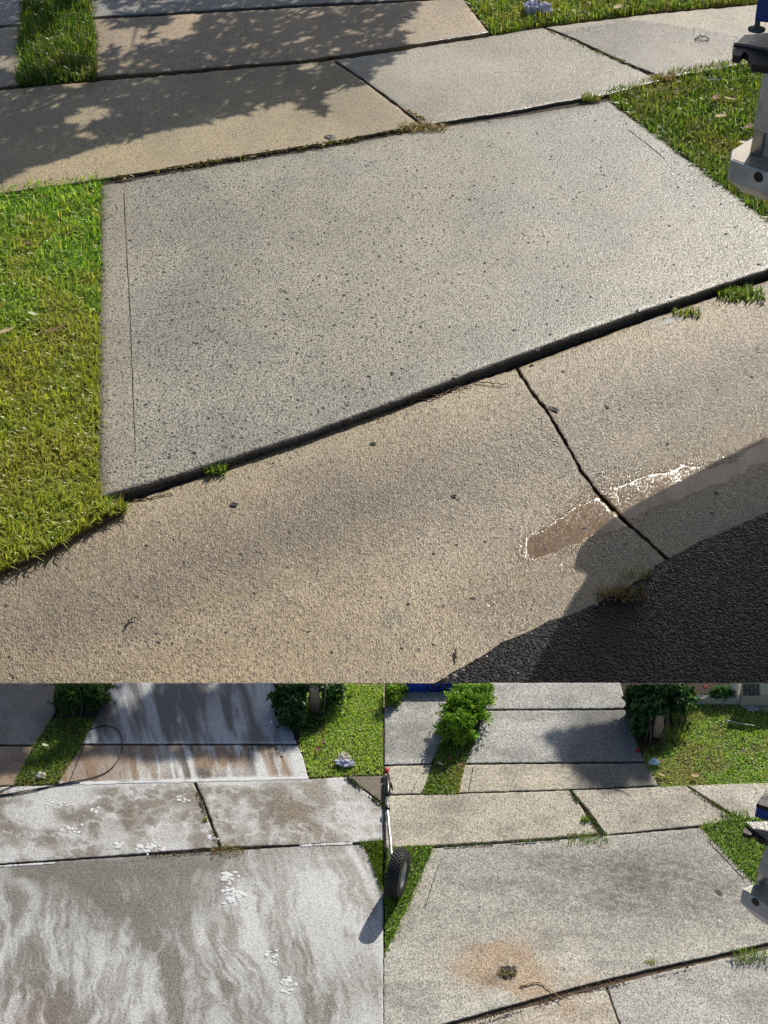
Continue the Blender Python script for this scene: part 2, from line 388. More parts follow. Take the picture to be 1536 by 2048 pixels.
def lawn(name, poly, z, dens, ln, wd, p=(3, 3, 2, 3, 1, .6), seed=0, thin=.35, mul=1.0, clip=None, lean=.6, patchy=None, spill=0, **k):
    P = W([q[0] for q in poly], [q[1] for q in poly], z)[:, :2]
    lo, hi = P.min(0), P.max(0); n = int(dens * (hi - lo).prod())
    b = rng.uniform(lo, hi, (n, 2)); b = b + rng.normal(0, .0001 + spill, b.shape)
    b = b[inside(b, P)]
    f = fbm(b[:, 0] * 5, b[:, 1] * 5, seed, 4); b = b[rng.uniform(0, 1, len(b)) < (1 - thin) + thin * sm(f, .35, .6)]
    f2 = fbm(b[:, 0] * 3.1, b[:, 1] * 3.1, seed + 9, 4); n = len(b)
    cols = gcols(n, p, mul); 
    dry = sm(f2, .52, .68)[:, None] * rng.uniform(.2, .8, (n, 1)); cols = cols * (1 - dry) + np.array([.34, .30, .09]) * mul * dry
    if patchy is not None:
        pxy = proj(np.c_[b, np.full(n, z)]); cols = patchy(cols, pxy[0], pxy[1])
    lnn = ln * (.65 + .7 * fbm(b[:, 0] * 9, b[:, 1] * 9, seed + 4, 3))
    return blades(name, np.c_[b, np.full(n, z)], lnn, wd, cols, lean=lean, clip=clip, kind='stuff', **k)
def tuft(px, py, z, r, n, ln, wd, label, pal='green', name='weed_tuft', cat='weed', spread=1.0, group=None, lean=.9):
    c = W(px, py, z); b = np.clip(rng.normal(0, 1, (n, 2)), -1.5, 1.5) * np.array([r * spread, r * .5]); b = np.c_[b + c[:2], np.full(n, c[2])]
    PP = {'green': (3, 3, 2, 2, 1, .5), 'mixed': (2, 2, 3, 1, 3, 3), 'dry': (0, 0, .6, 0, 1.5, 5)}[pal]
    cols = gcols(n, PP)
    if pal == 'dry': lean *= 1.5; cols = cols * .2 + np.array([.26, .19, .08]) * rng.uniform(.6, 1.3, (n, 1))
    return blades(name, b, np.full(n, ln), wd, cols, lean=lean, label=label, cat=cat, group=group)
def leaves(c, n, size, pal, clip=None, asp=.5, flat=0.0, jitter=.3):
    """folded leaf quads at points c; returns verts, tris, colours"""
    m = len(c); d = rng.normal(0, 1, (m, 3)); d[:, 2] *= (1 - flat); d /= np.linalg.norm(d, axis=1)[:, None]
    e = rng.normal(0, 1, (m, 3)); e -= (e * d).sum(1)[:, None] * d; e /= np.linalg.norm(e, axis=1)[:, None]; nn = np.cross(d, e)
    s = size * rng.uniform(.6, 1.3, (m, 1))
    P = np.stack([c - d * s * .5, c + e * s * asp * .5 + nn * s * .08, c + d * s * .5, c - e * s * asp * .5 + nn * s * .08], 1)
    cols = pal[rng.integers(0, len(pal), m)] * rng.uniform(.55, 1.5, (m, 1)) * (.7 + .6 * fbm(c[:, 0] * 30, c[:, 1] * 30 + c[:, 2] * 25, 6, 2)[:, None])
    if clip is not None:
        ok = clip(P.reshape(-1, 3)).reshape(m, 4).all(1); P = P[ok]; cols = cols[ok]; m = len(P)
    i = np.arange(m)[:, None] * 4
    return P.reshape(-1, 3), np.concatenate([i + [0, 1, 2], i + [0, 2, 3]]), np.repeat(cols, 4, 0)
def blob_points(blobs, n):
    out = []; vol = np.array([b[3] * b[4] * b[5] for b in blobs]); 
    for b, m in zip(blobs, (n * vol / vol.sum()).astype(int)):
        d = rng.normal(0, 1, (m, 3)); d /= np.linalg.norm(d, axis=1)[:, None]; r = rng.uniform(.35, 1, (m, 1)) ** .45
        k = 1 + .62 * (fbm(d[:, 0] * 3.5 + b[0] * 9, d[:, 1] * 3.5 + d[:, 2] * 3.1, 3, 4)[:, None] - .5) * 2; k = k * np.where((fbm(d[:, 0] * 9 + 3, d[:, 1] * 9 + d[:, 2] * 8, 8, 2) > .68)[:, None], rng.uniform(1, 1.32, (m, 1)), 1)
        out.append(np.array(b[:3]) + d * r * k * np.array(b[3:6]))
    return np.concatenate(out)
def hide(f, x0, x1, y0, y1): return lambda P: f(P) & (lambda q: ~((q[0] > x0) & (q[0] < x1) & (q[1] > y0) & (q[1] < y1)))(proj(P))
above = lambda lo, hi: (lambda P: (lambda q: (q[1] > LINE + .8) & (q[0] > lo) & (q[0] < hi))(proj(P)))
clipB, clipC = above(-400, 767), above(769, 2200)

# ================================================================== THE GROUND AND THE ROAD
mb = MB(); mb.add([(-900, -900, -.5), (900, -900, -.5), (900, 900, -.5), (-900, 900, -.5)], [(0, 1, 2, 3)])
g = mb.build('ground', M['soil'], label='dark bare soil lying under paving and lawns', cat='ground', kind='structure', smooth=False)

BR = (.30, .245, .18)
# --- cleaned crossover slab
def col_slab(px, py, X):
    c = rgb((.325, .298, .235), px, py)
    c = mixc(c, (.23, .225, .205), .6 * sm(fbm(X[..., 0] * 1.3, X[..., 1] * 1.0, 3, 6), .4, .62) * sm(px + py * .3, 150, 700))
    c = mixc(c, (.40, .365, .28), .45 * sm(fbm(X[..., 0] * 2.1 + 4, X[..., 1] * 1.7, 33, 5), .5, .66) * sm(px, 1000, 500))
    c = mixc(c, (.17, .16, .14), .5 * sm(fbm(X[..., 0] * 7, X[..., 1] * 5, 35, 4), .45, .7) * (seg(px, py, [(197, 367), (846, 256), (1215, 199), (1536, 436)], 16) + seg(px, py, [(192, 1004), (1000, 731), (1536, 546)], 22)))
    c = mixc(c, (.29, .255, .19), sm(262 - px, -6, 6) * .75)                       # smooth trowelled margin
    c = mixc(c, (.16, .14, .115), .8 * gauss(px, py, 195, 700, 16, 500) + .5 * seg(px, py, [(197, 1003), (450, 930), (760, 825), (1010, 735), (1536, 546)], 9))
    c = mixc(c, (.24, .235, .23), .6 * sm(px, 750, 1250) * sm(py, 500, 250))
    wet = .15 + .75 * sm(px + .35 * py, 800, 1500) - .2 * sm(fbm(X[..., 0] * 2, X[..., 1] * 2, 5), .4, .7)
    c[..., 3] = np.clip(wet, 0, .85)
    spk = .60 + .42 * sm(900 - px + (py - 400) * .6, -100, 700) + .25 * (fbm(X[..., 0] * 1.5, X[..., 1] * 1.2, 8) - .5)
    spk = spk * (1 - .55 * sm(266 - px, -6, 6)) * (1 - .35 * sm(py, 430, 250)) + .2 * gauss(px, py, 400, 820, 260, 160)
    return c, np.clip(spk, 0.05, 1)
crossover = empty('crossover', label='washed grey aggregate concrete crossover slab in the middle', cat='driveway', kind='structure')
slab = patch('slab', [(197, 367), (420, 328), (650, 292), (846, 256), (1000, 234), (1215, 199)], [(192, 1004), (330, 965), (600, 880), (800, 806), (1000, 731), (1250, 641), (1536, 546), (1650, 508)],
             left=[(197, 367), (192, 620), (191, 850), (192, 1004)], right=[(1215, 199), (1350, 297), (1450, 371), (1536, 436), (1650, 508)],
             z=0, colf=col_slab, mat=M['slab'], step=9, rnd=20, drop=.042, skirt=.25, parent=crossover, seed=3)
def strip(name, pts, z, wpx, mat, parent=None, th=.0012, wob=.6, seed=1, **k):
    p = smooth_line(pts, max(8, int(len(pts) * 14))); n = np.gradient(p, axis=0); n = np.stack([-n[:, 1], n[:, 0]], -1); n /= np.linalg.norm(n, axis=1)[:, None]
    ww = wpx * (.35 + 1.1 * fbm(np.arange(len(p)) * .45, np.zeros(len(p)), seed, 3))[:, None]; j = (fbm(np.arange(len(p)) * .3, np.ones(len(p)), seed + 5, 3)[:, None] - .5) * wob * 2
    a, b = p + n * (ww / 2 + j), p - n * (ww / 2 - j)
    A, B = W(a[:, 0], a[:, 1], z + th), W(b[:, 0], b[:, 1], z + th); m = len(p)
    lo = np.array([0, 0, th * 3]); V_ = np.concatenate([A, B, A - lo, B - lo]); i = np.arange(m - 1)
    f = np.concatenate([np.stack([i, i + 1, m + i + 1, m + i], -1), np.stack([i, 2 * m + i, 2 * m + i + 1, i + 1], -1), np.stack([m + i, m + i + 1, 3 * m + i + 1, 3 * m + i], -1)])
    return mesh(name, V_, f, mat, parent, smooth=False, **k)
strip('tooled_groove', [(248, 388), (252, 480), (260, 620), (266, 780), (271, 905)], 0, 2.0, M['groove'], crossover, seed=4)
strip('tooled_groove', [(1255, 258), (1300, 292), (1330, 318)], 0, 1.4, M['groove'], crossover, seed=9)

# --- gutter in two castings with a crack between them
CR = [(1033, 737), (1060, 783), (1093, 822), (1128, 882), (1163, 945), (1200, 993), (1252, 1044), (1336, 1120)]
PV = np.linspace(0, 1, 41); PZ = np.interp(PV, [0, .08, .22, .38, .54, .68, .84, 1.0], [-.058, -.066, -.100, -.158, -.205, -.224, -.220, -.20]); PZ = np.convolve(np.pad(PZ, 4, 'edge'), np.hanning(11)[1:-1] / np.hanning(11).sum(), 'valid')
def z_gut(px, py):
    a = np.interp(px, [-420, -150, 0, 240, 700, 1000, 1250, 1536, 1750], [1300, 1200, 1133, 1017, 858, 757, 668, 572, 500])
    b = np.interp(px, [-200, 400, 870, 1010, 1250, 1450, 1536, 1750], [1900, 1590, 1368, 1288, 1180, 1066, 1028, 935])
    return np.interp((py - a) / (b - a), PV, PZ) + .004
def zgut(U, Vv, px, py): return z_gut(px, py) + .006 * (fbm(px / 60, py / 60, 31) - .5)
WATER_U = [(1010, 1078), (1092, 1044), (1162, 995), (1209, 972), (1299, 938), (1366, 920), (1459, 915), (1536, 860), (1750, 770)]
WATER_L = [(1010, 1135), (1065, 1134), (1155, 1100), (1248, 1062), (1303, 1030), (1412, 992), (1536, 935), (1750, 850)]
def ywat(px, L): a = np.array(L, float); return np.interp(px, a[:, 0], a[:, 1])
def col_gut(px, py, X):
    c = rgb((.305, .226, .124), px, py)
    c = mixc(c, (.20, .15, .10), .5 * sm(fbm(X[..., 0] * 1.6 + X[..., 1] * .8, X[..., 1] * 2.4, 23), .42, .66))
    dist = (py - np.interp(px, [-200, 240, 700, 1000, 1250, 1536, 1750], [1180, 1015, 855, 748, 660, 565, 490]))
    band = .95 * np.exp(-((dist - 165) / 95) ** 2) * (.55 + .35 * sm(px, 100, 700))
    c = mixc(c, (.10, .072, .048), np.clip(band * (.7 + .6 * (fbm(px / 70, py / 50, 77) - .5)), 0, .85))  # dark band painted in to strengthen the shading of the slope
    c = mixc(c, (.36, .285, .185), .5 * np.exp(-((dist - 22) / 22) ** 2) + .45 * seg(px, py, [(180, 1330), (480, 1230), (640, 1165), (880, 1060)], 16))
    c = mixc(c, (.16, .125, .085), .55 * seg(px, py, [(420, 1235), (600, 1165), (700, 1120), (830, 1070), (900, 1040)], 3.5) * sm(fbm(px / 12, py / 12, 4), .35, .6))
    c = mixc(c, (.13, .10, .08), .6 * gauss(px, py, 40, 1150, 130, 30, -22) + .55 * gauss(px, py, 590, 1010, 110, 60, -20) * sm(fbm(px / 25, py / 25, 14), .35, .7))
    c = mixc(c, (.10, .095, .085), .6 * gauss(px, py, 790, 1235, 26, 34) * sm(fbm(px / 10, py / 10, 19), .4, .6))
    jit = (fbm(px / 16, py / 16, 41) - .5) * 22
    wa = sm(py - ywat(px, WATER_U) + jit, -8, 16) * sm(ywat(px, WATER_L) - py + jit, -8, 16) * sm(px, 990, 1060)
    damp = seg(px, py, [(700, 1230), (900, 1190), (1050, 1120), (1250, 1010), (1536, 900), (1750, 810)], 150) * sm(px + .3 * (py - 900), 750, 1250)
    side = .45 * sm(px + .4 * (py - 900), 500, 1200)
    wet = np.clip(np.maximum(.88 * damp, side) + .25 * seg(px, py, [(900, 1200), (1080, 1230)], 90), 0, .89)
    c = mixc(c, (.17, .10, .034), wa * .93)
    c[..., 3] = np.clip(np.maximum(wet * .95, wa), 0, 1)
    spk = .28 + .5 * (fbm(X[..., 0] * 2.2, X[..., 1] * 2.2, 12) - .4) + .25 * band
    return c, np.clip(spk * (1 - .7 * wa), .03, .9)
gutter = empty('gutter', label='brown pebbly concrete gutter curving between crossover and asphalt', cat='gutter', kind='structure')
gl = np.array(CR) + [-1.9, .9]; gr = np.array(CR) + [1.9, -.9]
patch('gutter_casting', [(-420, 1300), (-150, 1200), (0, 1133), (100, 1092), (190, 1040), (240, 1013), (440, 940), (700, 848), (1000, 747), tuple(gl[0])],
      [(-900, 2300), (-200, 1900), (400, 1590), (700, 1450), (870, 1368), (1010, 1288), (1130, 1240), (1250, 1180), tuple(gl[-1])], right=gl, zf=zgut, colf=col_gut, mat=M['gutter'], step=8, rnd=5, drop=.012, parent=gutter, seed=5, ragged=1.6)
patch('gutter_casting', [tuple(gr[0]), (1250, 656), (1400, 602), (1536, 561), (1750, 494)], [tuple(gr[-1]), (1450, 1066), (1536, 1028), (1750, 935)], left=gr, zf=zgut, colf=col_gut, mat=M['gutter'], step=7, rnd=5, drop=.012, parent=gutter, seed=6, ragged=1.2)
# asphalt road, uneven edge over the casting
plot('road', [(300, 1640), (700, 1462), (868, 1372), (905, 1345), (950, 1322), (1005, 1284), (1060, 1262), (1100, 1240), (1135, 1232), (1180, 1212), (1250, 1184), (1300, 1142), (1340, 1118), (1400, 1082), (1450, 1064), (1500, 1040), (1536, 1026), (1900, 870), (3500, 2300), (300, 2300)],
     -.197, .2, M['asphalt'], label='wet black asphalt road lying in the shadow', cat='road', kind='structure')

# --- footpath and drive beyond
def col_path(base, seed, wetf=None):
    def f(px, py, X):
        c = rgb(base, px, py)
        c = mixc(c, np.array(base) * .6, .6 * sm(fbm(X[..., 0] * 1.1, X[..., 1] * .9, seed, 5), .42, .68))
        c = mixc(c, np.array(base) * np.array([1.2, 1.15, 1.0]), .5 * sm(fbm(X[..., 0] * .8, X[..., 1] * .8, seed + 40, 4), .5, .7))
        if wetf is not None:
            wt = np.clip(wetf(px, py), 0, 1); c = mixc(c, (.30, .295, .285), wt * .5); c[..., 3] = wt * .85
        spk = .35 * sm(fbm(X[..., 0] * 1.3, X[..., 1] * .8, seed + 3, 4), .45, .65) + .30
        spk = spk + .25 * gauss(px, py, 330, 230, 260, 70)
        return c, np.clip(spk, 0, .8)
    return f
footpath = empty('footpath', label='row of sandy concrete footpath slabs beyond the crossover', cat='footpath', kind='structure')
P1 = patch('paving_slab', [(-420, 226), (0, 180), (345, 150), (664, 122)], [(-420, 457), (0, 388), (200, 360), (420, 323), (650, 287), (842, 251)], right=[(664, 122), (716, 155), (770, 196), (842, 251)],
      z=.012, colf=col_path((.38, .30, .178), 51), mat=M['path'], step=9, rnd=4, drop=.012, parent=footpath, seed=11)
wp2 = lambda px, py: .35 + .45 * sm(px, 900, 1250) + .35 * sm(py, 150, 235)
P2 = patch('paving_slab', [(669.5, 121), (830, 97), (985, 72), (1084, 56)], [(847, 251), (1000, 228), (1100, 209), (1210, 191), (1324, 162)], left=[(669.5, 121), (721, 155.5), (775, 195), (847, 251)], right=[(1084, 56), (1140, 78), (1200, 107), (1324, 162)],
      z=.012, colf=col_path((.40, .35, .265), 58, wp2), mat=M['path'], step=9, rnd=4, drop=.012, parent=footpath, seed=12)
wp3 = lambda px, py: 1.0 * sm(py - np.interp(px, [1100, 1250, 1400, 1536, 1700], [60, 32, 50, 78, 100]), -6, 12)
P3 = patch('paving_slab', [(1091, 55), (1300, 29), (1536, 8), (1900, -20)], [(1329, 157), (1480, 131), (1600, 112), (2000, 50)], left=[(1091, 55), (1146, 77), (1208, 106), (1329, 157)],
      z=.012, colf=col_path((.36, .31, .24), 66, wp3), mat=M['path'], step=9, rnd=4, drop=.012, parent=footpath, seed=13)
drive = empty('driveway', label='tan concrete driveway slabs under the tree shadow at the top', cat='driveway', kind='structure')
patch('driveway_slab', [(184, 39), (330, 31), (620, 14), (790, 6), (925, -3)], [(191, 155), (345, 144), (620, 121), (800, 95), (978, 67)], right=[(925, -3), (950, 30), (978, 67)], z=.02, colf=col_path((.36, .27, .18), 71, lambda x, y: .9 * sm(y - np.interp(x, [700, 990], [95, 52]), -3, 14) * sm(x, 820, 880)), mat=M['path'], step=9, rnd=5, drop=.02, parent=drive, seed=14)
patch('driveway_slab', [(160, -420), (500, -420), (860, -420)], [(179, 35), (330, 27), (620, 10), (790, 2), (922, -7)], z=.02, colf=col_path((.28, .27, .26), 75), mat=M['path'], step=14, rnd=5, drop=.012, parent=drive, seed=15)
patch('driveway_slab', [(-420, 78), (0, 56), (44, 54)], [(-420, 215), (0, 176), (38, 170)], right=[(44, 54), (41, 110), (38, 170)], z=.02, colf=col_path((.36, .29, .21), 79), mat=M['path'], step=9, rnd=5, drop=.015, parent=drive, seed=16)
patch('driveway_slab', [(-420, -420), (60, -420)], [(-420, 74), (0, 52), (45, 49)], right=[(60, -420), (50, -150), (45, 49)], z=.02, colf=col_path((.27, .26, .25), 83), mat=M['path'], step=14, rnd=5, drop=.012, parent=drive, seed=17)

# --- beds of soil and the lawns
beds = dict(
 left=[(-420, 462), (0, 392), (196, 360), (188, 1010), (245, 1020), (100, 1098), (0, 1140), (-420, 1310)],
 right=[(1212, 192), (1325, 160), (1345, 152), (1480, 130), (2000, 48), (2000, 800), (1650, 515), (1536, 440), (1350, 300)],
 strip=[(50, -420), (170, -420), (186, 40), (194, 160), (36, 176), (46, 50)],
 back=[(860, -420), (924, -5), (984, 70), (1090, 52), (1300, 25), (1536, 4), (2000, -35), (2000, -420)])
plot('lawn_bed', beds['left'], -.03, .4, M['dirt'], label='brown soil under the lawn left of the crossover', cat='soil', kind='structure')
plot('lawn_bed', beds['right'], -.03, .4, M['dirt'], label='brown soil under the lawn right of the crossover', cat='soil', kind='structure')
plot('lawn_bed', beds['strip'], -.02, .4, M['dirt'], label='brown soil under the grass strip between the upper driveway slabs', cat='soil', kind='structure')
plot('lawn_bed', beds['back'], -.02, .4, M['dirt'], label='brown soil under the lawn beyond the footpath', cat='soil', kind='structure')
def yel(cols, px, py):
    f = (sm(py, 560, 760) * (.45 + .4 * fbm(px / 60, py / 60, 3)))[:, None]; return cols * (1 - f) + np.array([.46, .44, .09]) * f
lawn('grass', [(-120, 418), (0, 385), (203, 358), (197, 1008), (250, 1018), (105, 1098), (0, 1146), (-120, 1200)], -.03, 9000, .085, .011, p=(4, 4, 2, 3, 1, .4), seed=2, lean=1.15, mul=1.5, patchy=yel, label='bright green lawn along the left of the crossover', cat='grass')
lawn('grass', [(1206, 192), (1325, 158), (1345, 150), (1480, 128), (1640, 100), (1640, 520), (1536, 447), (1350, 306)], -.03, 7500, .085, .011, p=(3, 3, 2, 4, 1, 1), seed=5, lean=1.0, mul=.95, label='green lawn with dead leaves right of the crossover', cat='grass')
lawn('grass', [(48, -60), (180, -60), (187, 38), (196, 162), (34, 178), (42, 52)], -.02, 6000, .13, .011, p=(2, 3, 1, 4, .5, .5), seed=7, lean=.9, mul=.8, label='shaded grass strip between the upper driveway slabs', cat='grass')
lawn('grass', [(905, -60), (922, -5), (985, 72), (1090, 53), (1300, 26), (1536, 6), (1640, 0), (1640, -60)], -.02, 5500, .10, .012, p=(2, 3, 4, 1, 3, 1), seed=8, lean=.9, label='sunlit yellow green lawn beyond the footpath', cat='grass')

# --- weeds, twigs, litter round the crossover
tuft(846, 256, 0, .10, 420, .05, .006, 'dry straw coloured weed mat where the footpath slabs meet', 'dry', lean=1.1)
tuft(1326, 158, 0, .06, 160, .06, .006, 'dry straw tuft at the far corner of the footpath joint', 'dry')
tuft(1181, 199, 0, .045, 130, .07, .006, 'small green tuft at the top right of the crossover joint', 'mixed')
tuft(222, 1022, -.05, .05, 190, .09, .008, 'green weed at the lower left corner of the crossover slab', 'mixed')
tuft(1372, 628, -.06, .05, 140, .045, .007, 'low green weed in the joint near a pale wet patch', 'mixed')
tuft(1480, 592, -.06, .09, 300, .06, .009, 'leafy green weed in the joint at the right edge', 'green')
tuft(1240, 1190, -.2, .075, 190, .05, .006, 'dry brown grass tuft between gutter and asphalt', 'dry')
tuft(1268, 1152, -.2, .05, 60, .05, .005, 'thin green grass tuft above the dry one by the asphalt', 'mixed')
def joint_litter(name, pts, z, n, wpx, size, label, pal, clip=None):
    p = smooth_line(pts, rng.uniform(0, 1, n)); dens = fbm(p[:, 0] / 35, p[:, 1] / 35, 21, 3); p = p[dens > .42]; n = len(p)
    p = p + rng.normal(0, 1, (n, 2)) * [wpx, wpx * .45]; c = W(p[:, 0], p[:, 1], z) + np.c_[np.zeros((n, 2)), rng.uniform(0, size * .5, n)]
    a, b, col = leaves(c, n, size, np.array(pal), asp=.35, flat=.6, clip=clip); return mesh(name, a, b, M['leaf'], col=col, smooth=False, label=label, cat='litter', kind='stuff')
joint_litter('leaf_litter', [(200, 366), (420, 325), (650, 289), (846, 253)], .004, 420, 4, .035, 'yellow grass clippings and leaf crumbs along the footpath joint', [[.30, .24, .08], [.14, .16, .03], [.10, .06, .03]])
joint_litter('leaf_litter', [(780, 195), (815, 222), (850, 245)], .004, 90, 4, .035, 'tan leaf crumbs in the joint between two footpath slabs', [[.36, .26, .12], [.24, .15, .07]])
joint_litter('leaf_litter', [(1100, 64), (1200, 108), (1330, 157)], .006, 160, 3, .03, 'tan leaf crumbs in the joint of the far footpath slabs', [[.34, .28, .12], [.16, .18, .05]])
joint_litter('leaf_litter', [(230, 1020), (440, 952), (700, 864), (1000, 760), (1250, 668), (1536, 574)], -.075, 700, 4, .028, 'brown leaf crumbs in the joint between crossover and gutter', [[.10, .06, .03], [.05, .04, .03], [.16, .10, .05]])
plot('joint_soil', [(200, 362), (846, 249), (1215, 190), (1220, 205), (846, 262), (200, 374)], -.012, .2, M['soil'], label='dark soil in the footpath joint', cat='soil', kind='structure')
plot('joint_soil', [(655, 115), (680, 115), (870, 250), (840, 256)], -.006, .2, M['dirt'], label='brown soil in the joint between two footpath slabs', cat='soil', kind='structure')
plot('joint_soil', [(190, 1000), (1000, 725), (1700, 480), (1700, 540), (1000, 765), (240, 1030)], -.095, .2, M['soil'], label='dark soil in the joint beside the gutter', cat='soil', kind='structure')

# grit and pits
def grit(name, poly, z_of, n, size, label, mat='stone'):
    P = np.array(poly, float); lo, hi = P.min(0), P.max(0); b = rng.uniform(lo, hi, (n, 2)); b = b[inside(b, P)]; n = len(b)
    zz = z_of(b[:, 0], b[:, 1]); c = W(b[:, 0], b[:, 1], zz); s = size * rng.uniform(.4, 1, (n, 1)) ** 2 * 1.6
    oc = np.array([(1, 0, 0), (0, 1, 0), (-1, 0, 0), (0, -1, 0), (.3, .2, .8), (-.35, .1, .75)]); an = rng.uniform(0, 6.28, n)
    ca, sa = np.cos(an), np.sin(an); st = rng.uniform(.6, 1.6, n)
    Q = np.stack([oc[:, 0] * st[:, None], oc[:, 1] + 0 * st[:, None], oc[:, 2] + 0 * st[:, None]], -1) + rng.normal(0, .15, (n, 6, 3))
    Q = np.stack([Q[..., 0] * ca[:, None] - Q[..., 1] * sa[:, None], Q[..., 0] * sa[:, None] + Q[..., 1] * ca[:, None], Q[..., 2] * .5], -1) * s[:, None] * .5 + c[:, None]
    i = np.arange(n)[:, None] * 6; f = np.concatenate([i + q for q in ([0, 1, 4], [1, 2, 5], [1, 5, 4], [2, 3, 5], [3, 0, 4], [3, 4, 5])])
    return mesh(name, Q.reshape(-1, 3), f, M[mat], smooth=False, label=label, cat='grit', kind='stuff')
grit('grit', [(0, 1140), (240, 1025), (1000, 765), (1536, 590), (1536, 1010), (1250, 1170), (870, 1360), (0, 1364)], z_gut, 260, .016, 'dark grit and pebbles scattered on the gutter')
grit('grit', [(260, 370), (846, 262), (1215, 205), (1536, 440), (1536, 540), (760, 815), (270, 960)], lambda x, y: x * 0 + .002, 1300, .013, 'black stones proud of the washed crossover surface')
grit('grit', [(200, 372), (500, 325), (900, 260), (1000, 420), (760, 812), (200, 985)], lambda x, y: x * 0 + .001, 2600, .0095, 'fine black stones peppering the left half of the crossover')
grit('gravel', [(860, 1362), (1000, 1284), (1130, 1230), (1250, 1176), (1345, 1112), (1350, 1124), (1255, 1190), (1135, 1240), (1010, 1292), (900, 1362)], lambda x, y: x * 0 - .198, 170, .022, 'loose gravel along the edge of the asphalt', 'silt')
def scrap(px, py, z, r, mat, label, name='leaf', cat='leaf', curl=.35, asp=.5, ang=0., group=None, n=7):
    """a curled leaf or scrap lying on the ground"""
    c = W(px, py, z); g_ = []; f = []
    for i in range(n):
        for j in range(5):
            u = i / (n - 1) * 2 - 1; v = (j / 4 * 2 - 1) * asp * math.sqrt(max(0, 1 - u * u * .97))
            x, y = u * r, v * r; zz = abs(v) ** 1.4 * r * curl + .3 * r * curl * u * u + random.uniform(0, .04) * r
            g_.append((c[0] + x * math.cos(ang) - y * math.sin(ang), c[1] + x * math.sin(ang) + y * math.cos(ang), c[2] + .002 + zz))
    for i in range(n - 1):
        for j in range(4): f.append((i * 5 + j, (i + 1) * 5 + j, (i + 1) * 5 + j + 1, i * 5 + j + 1))
    return mesh(name, g_, f, M[mat], label=label, cat=cat, group=group)
scrap(112, 658, .035, .085, 'deadleaf', 'long brown strip of bark lying on the left lawn', 'bark_strip', 'bark', .2, .14, R(42))
scrap(66, 628, .04, .035, 'cream', 'small white feather lying on the left lawn', 'feather', 'feather', .3, .35, R(-30))
scrap(6, 664, .04, .07, 'straw', 'pale yellow leaf at the left edge of the lawn', asp=.25, ang=R(30))
scrap(57, 487, .04, .03, 'deadleaf', 'small curled brown leaf high on the left lawn')
scrap(1432, 196, .05, .05, 'deadleaf', 'reddish brown leaf upper most on the right lawn', ang=1.2)
scrap(1460, 198, .05, .05, 'straw', 'pale leaf beside the reddish one on the right lawn', ang=-.5, asp=.3)
scrap(1441, 233, .05, .05, 'straw', 'folded pale leaf in the middle of the right lawn', ang=.4)
scrap(1498, 254, .05, .05, 'deadleaf', 'brown leaf beside the vehicle on the right lawn', ang=.8)
scrap(1492, 287, .05, .05, 'cream', 'white paper scrap under the vehicle ledge', 'paper_scrap', 'paper', ang=-.3)
scrap(1424, 160, .05, .07, 'stone', 'dark narrow leaf near the footpath on the right lawn', asp=.2, ang=-.05)
scrap(1236, 15, .05, .06, 'straw', 'pale dry leaf on the far sunlit lawn', ang=1.0)
scrap(746, 888, z_gut(746, 888), .018, 'stone', 'black leaf speck on the gutter below the slab', asp=.7)
scrap(908, 993, z_gut(908, 993), .016, 'stone', 'black leaf speck in the middle of the gutter', asp=.7)
scrap(1107, 819, z_gut(1107, 819), .035, 'stone', 'dark crumpled leaf right of the gutter crack', asp=.4, ang=-.6)
scrap(1076, 700, .003, .02, 'stone', 'dark leaf speck near the lower edge of the crossover', asp=.5, ang=1)
scrap(912, 752, .003, .02, 'deadleaf', 'brown leaf speck on the rounded crossover edge', asp=.5)
scrap(468, 1010, z_gut(468, 1010), .022, 'stone', 'slate grey chip on the gutter near the left weeds', 'stone_chip', 'stone', asp=.6)
scrap(262, 478, .003, .018, 'straw', 'tiny yellow leaf beside the tooled groove', asp=.5)
def twig(pts, z, r, mat, label, name='twig', cat='twig', clip=None, lift=.01):
    q = spline([(a, b) for a, b in pts], len(pts) * 5); P = W(q[:, 0], q[:, 1], z + r) if np.isscalar(z) else W(q[:, 0], q[:, 1], z(q[:, 0], q[:, 1]) + r)
    P[:, 2] += lift * np.abs(np.sin(np.arange(len(P)) * .9)); mb = MB(); mb.tube(P, [r * (1 - .6 * i / len(P)) for i in range(len(P))], 5); return mb.build(name, M[mat], label=label, cat=cat)
twig([(820, 808), (850, 790), (880, 792), (910, 778), (945, 774)], -.06, .006, 'twig', 'tangled brown root in the gutter joint', 'root', 'root')
twig([(835, 800), (865, 800), (890, 785), (930, 782)], -.06, .004, 'twig', 'thin brown root beside the tangled one in the joint', 'root', 'root')
twig([(950, 765), (985, 768), (1018, 771)], z_gut, .004, 'twig', 'reddish twig lying on the gutter near its crack')
twig([(265, 1003), (300, 998), (345, 988)], -.06, .005, 'twig', 'brown twig in the joint near the left lawn')
twig([(250, 1255), (262, 1240), (272, 1236)], z_gut, .005, 'bark', 'short grey twig on the lower left gutter')
twig([(911, 1300), (912, 1322)], z_gut, .007, 'bark', 'short dark twig near the asphalt corner')
twig([(1390, 80), (1402, 73), (1418, 79), (1404, 84), (1396, 78)], .014, .006, 'bark', 'black forked twig on the far wet footpath slab')
tuft(431, 944, -.05, .035, 110, .06, .010, 'yellow green leafy weed growing from the joint under the slab', 'green')
tuft(757, 842, -.07, .035, 130, .03, .006, 'dark clump of dead moss on the gutter edge', 'dry', lean=1.2)
# litter on the wet slab joint (grey mud patch)
plot('mud_patch', [(1285, 645), (1310, 636), (1345, 630), (1368, 634), (1340, 648), (1300, 656), (1280, 655)], -.055, .02, M['silt'], label='pale wet silt filling the joint at right', cat='silt', kind='structure')
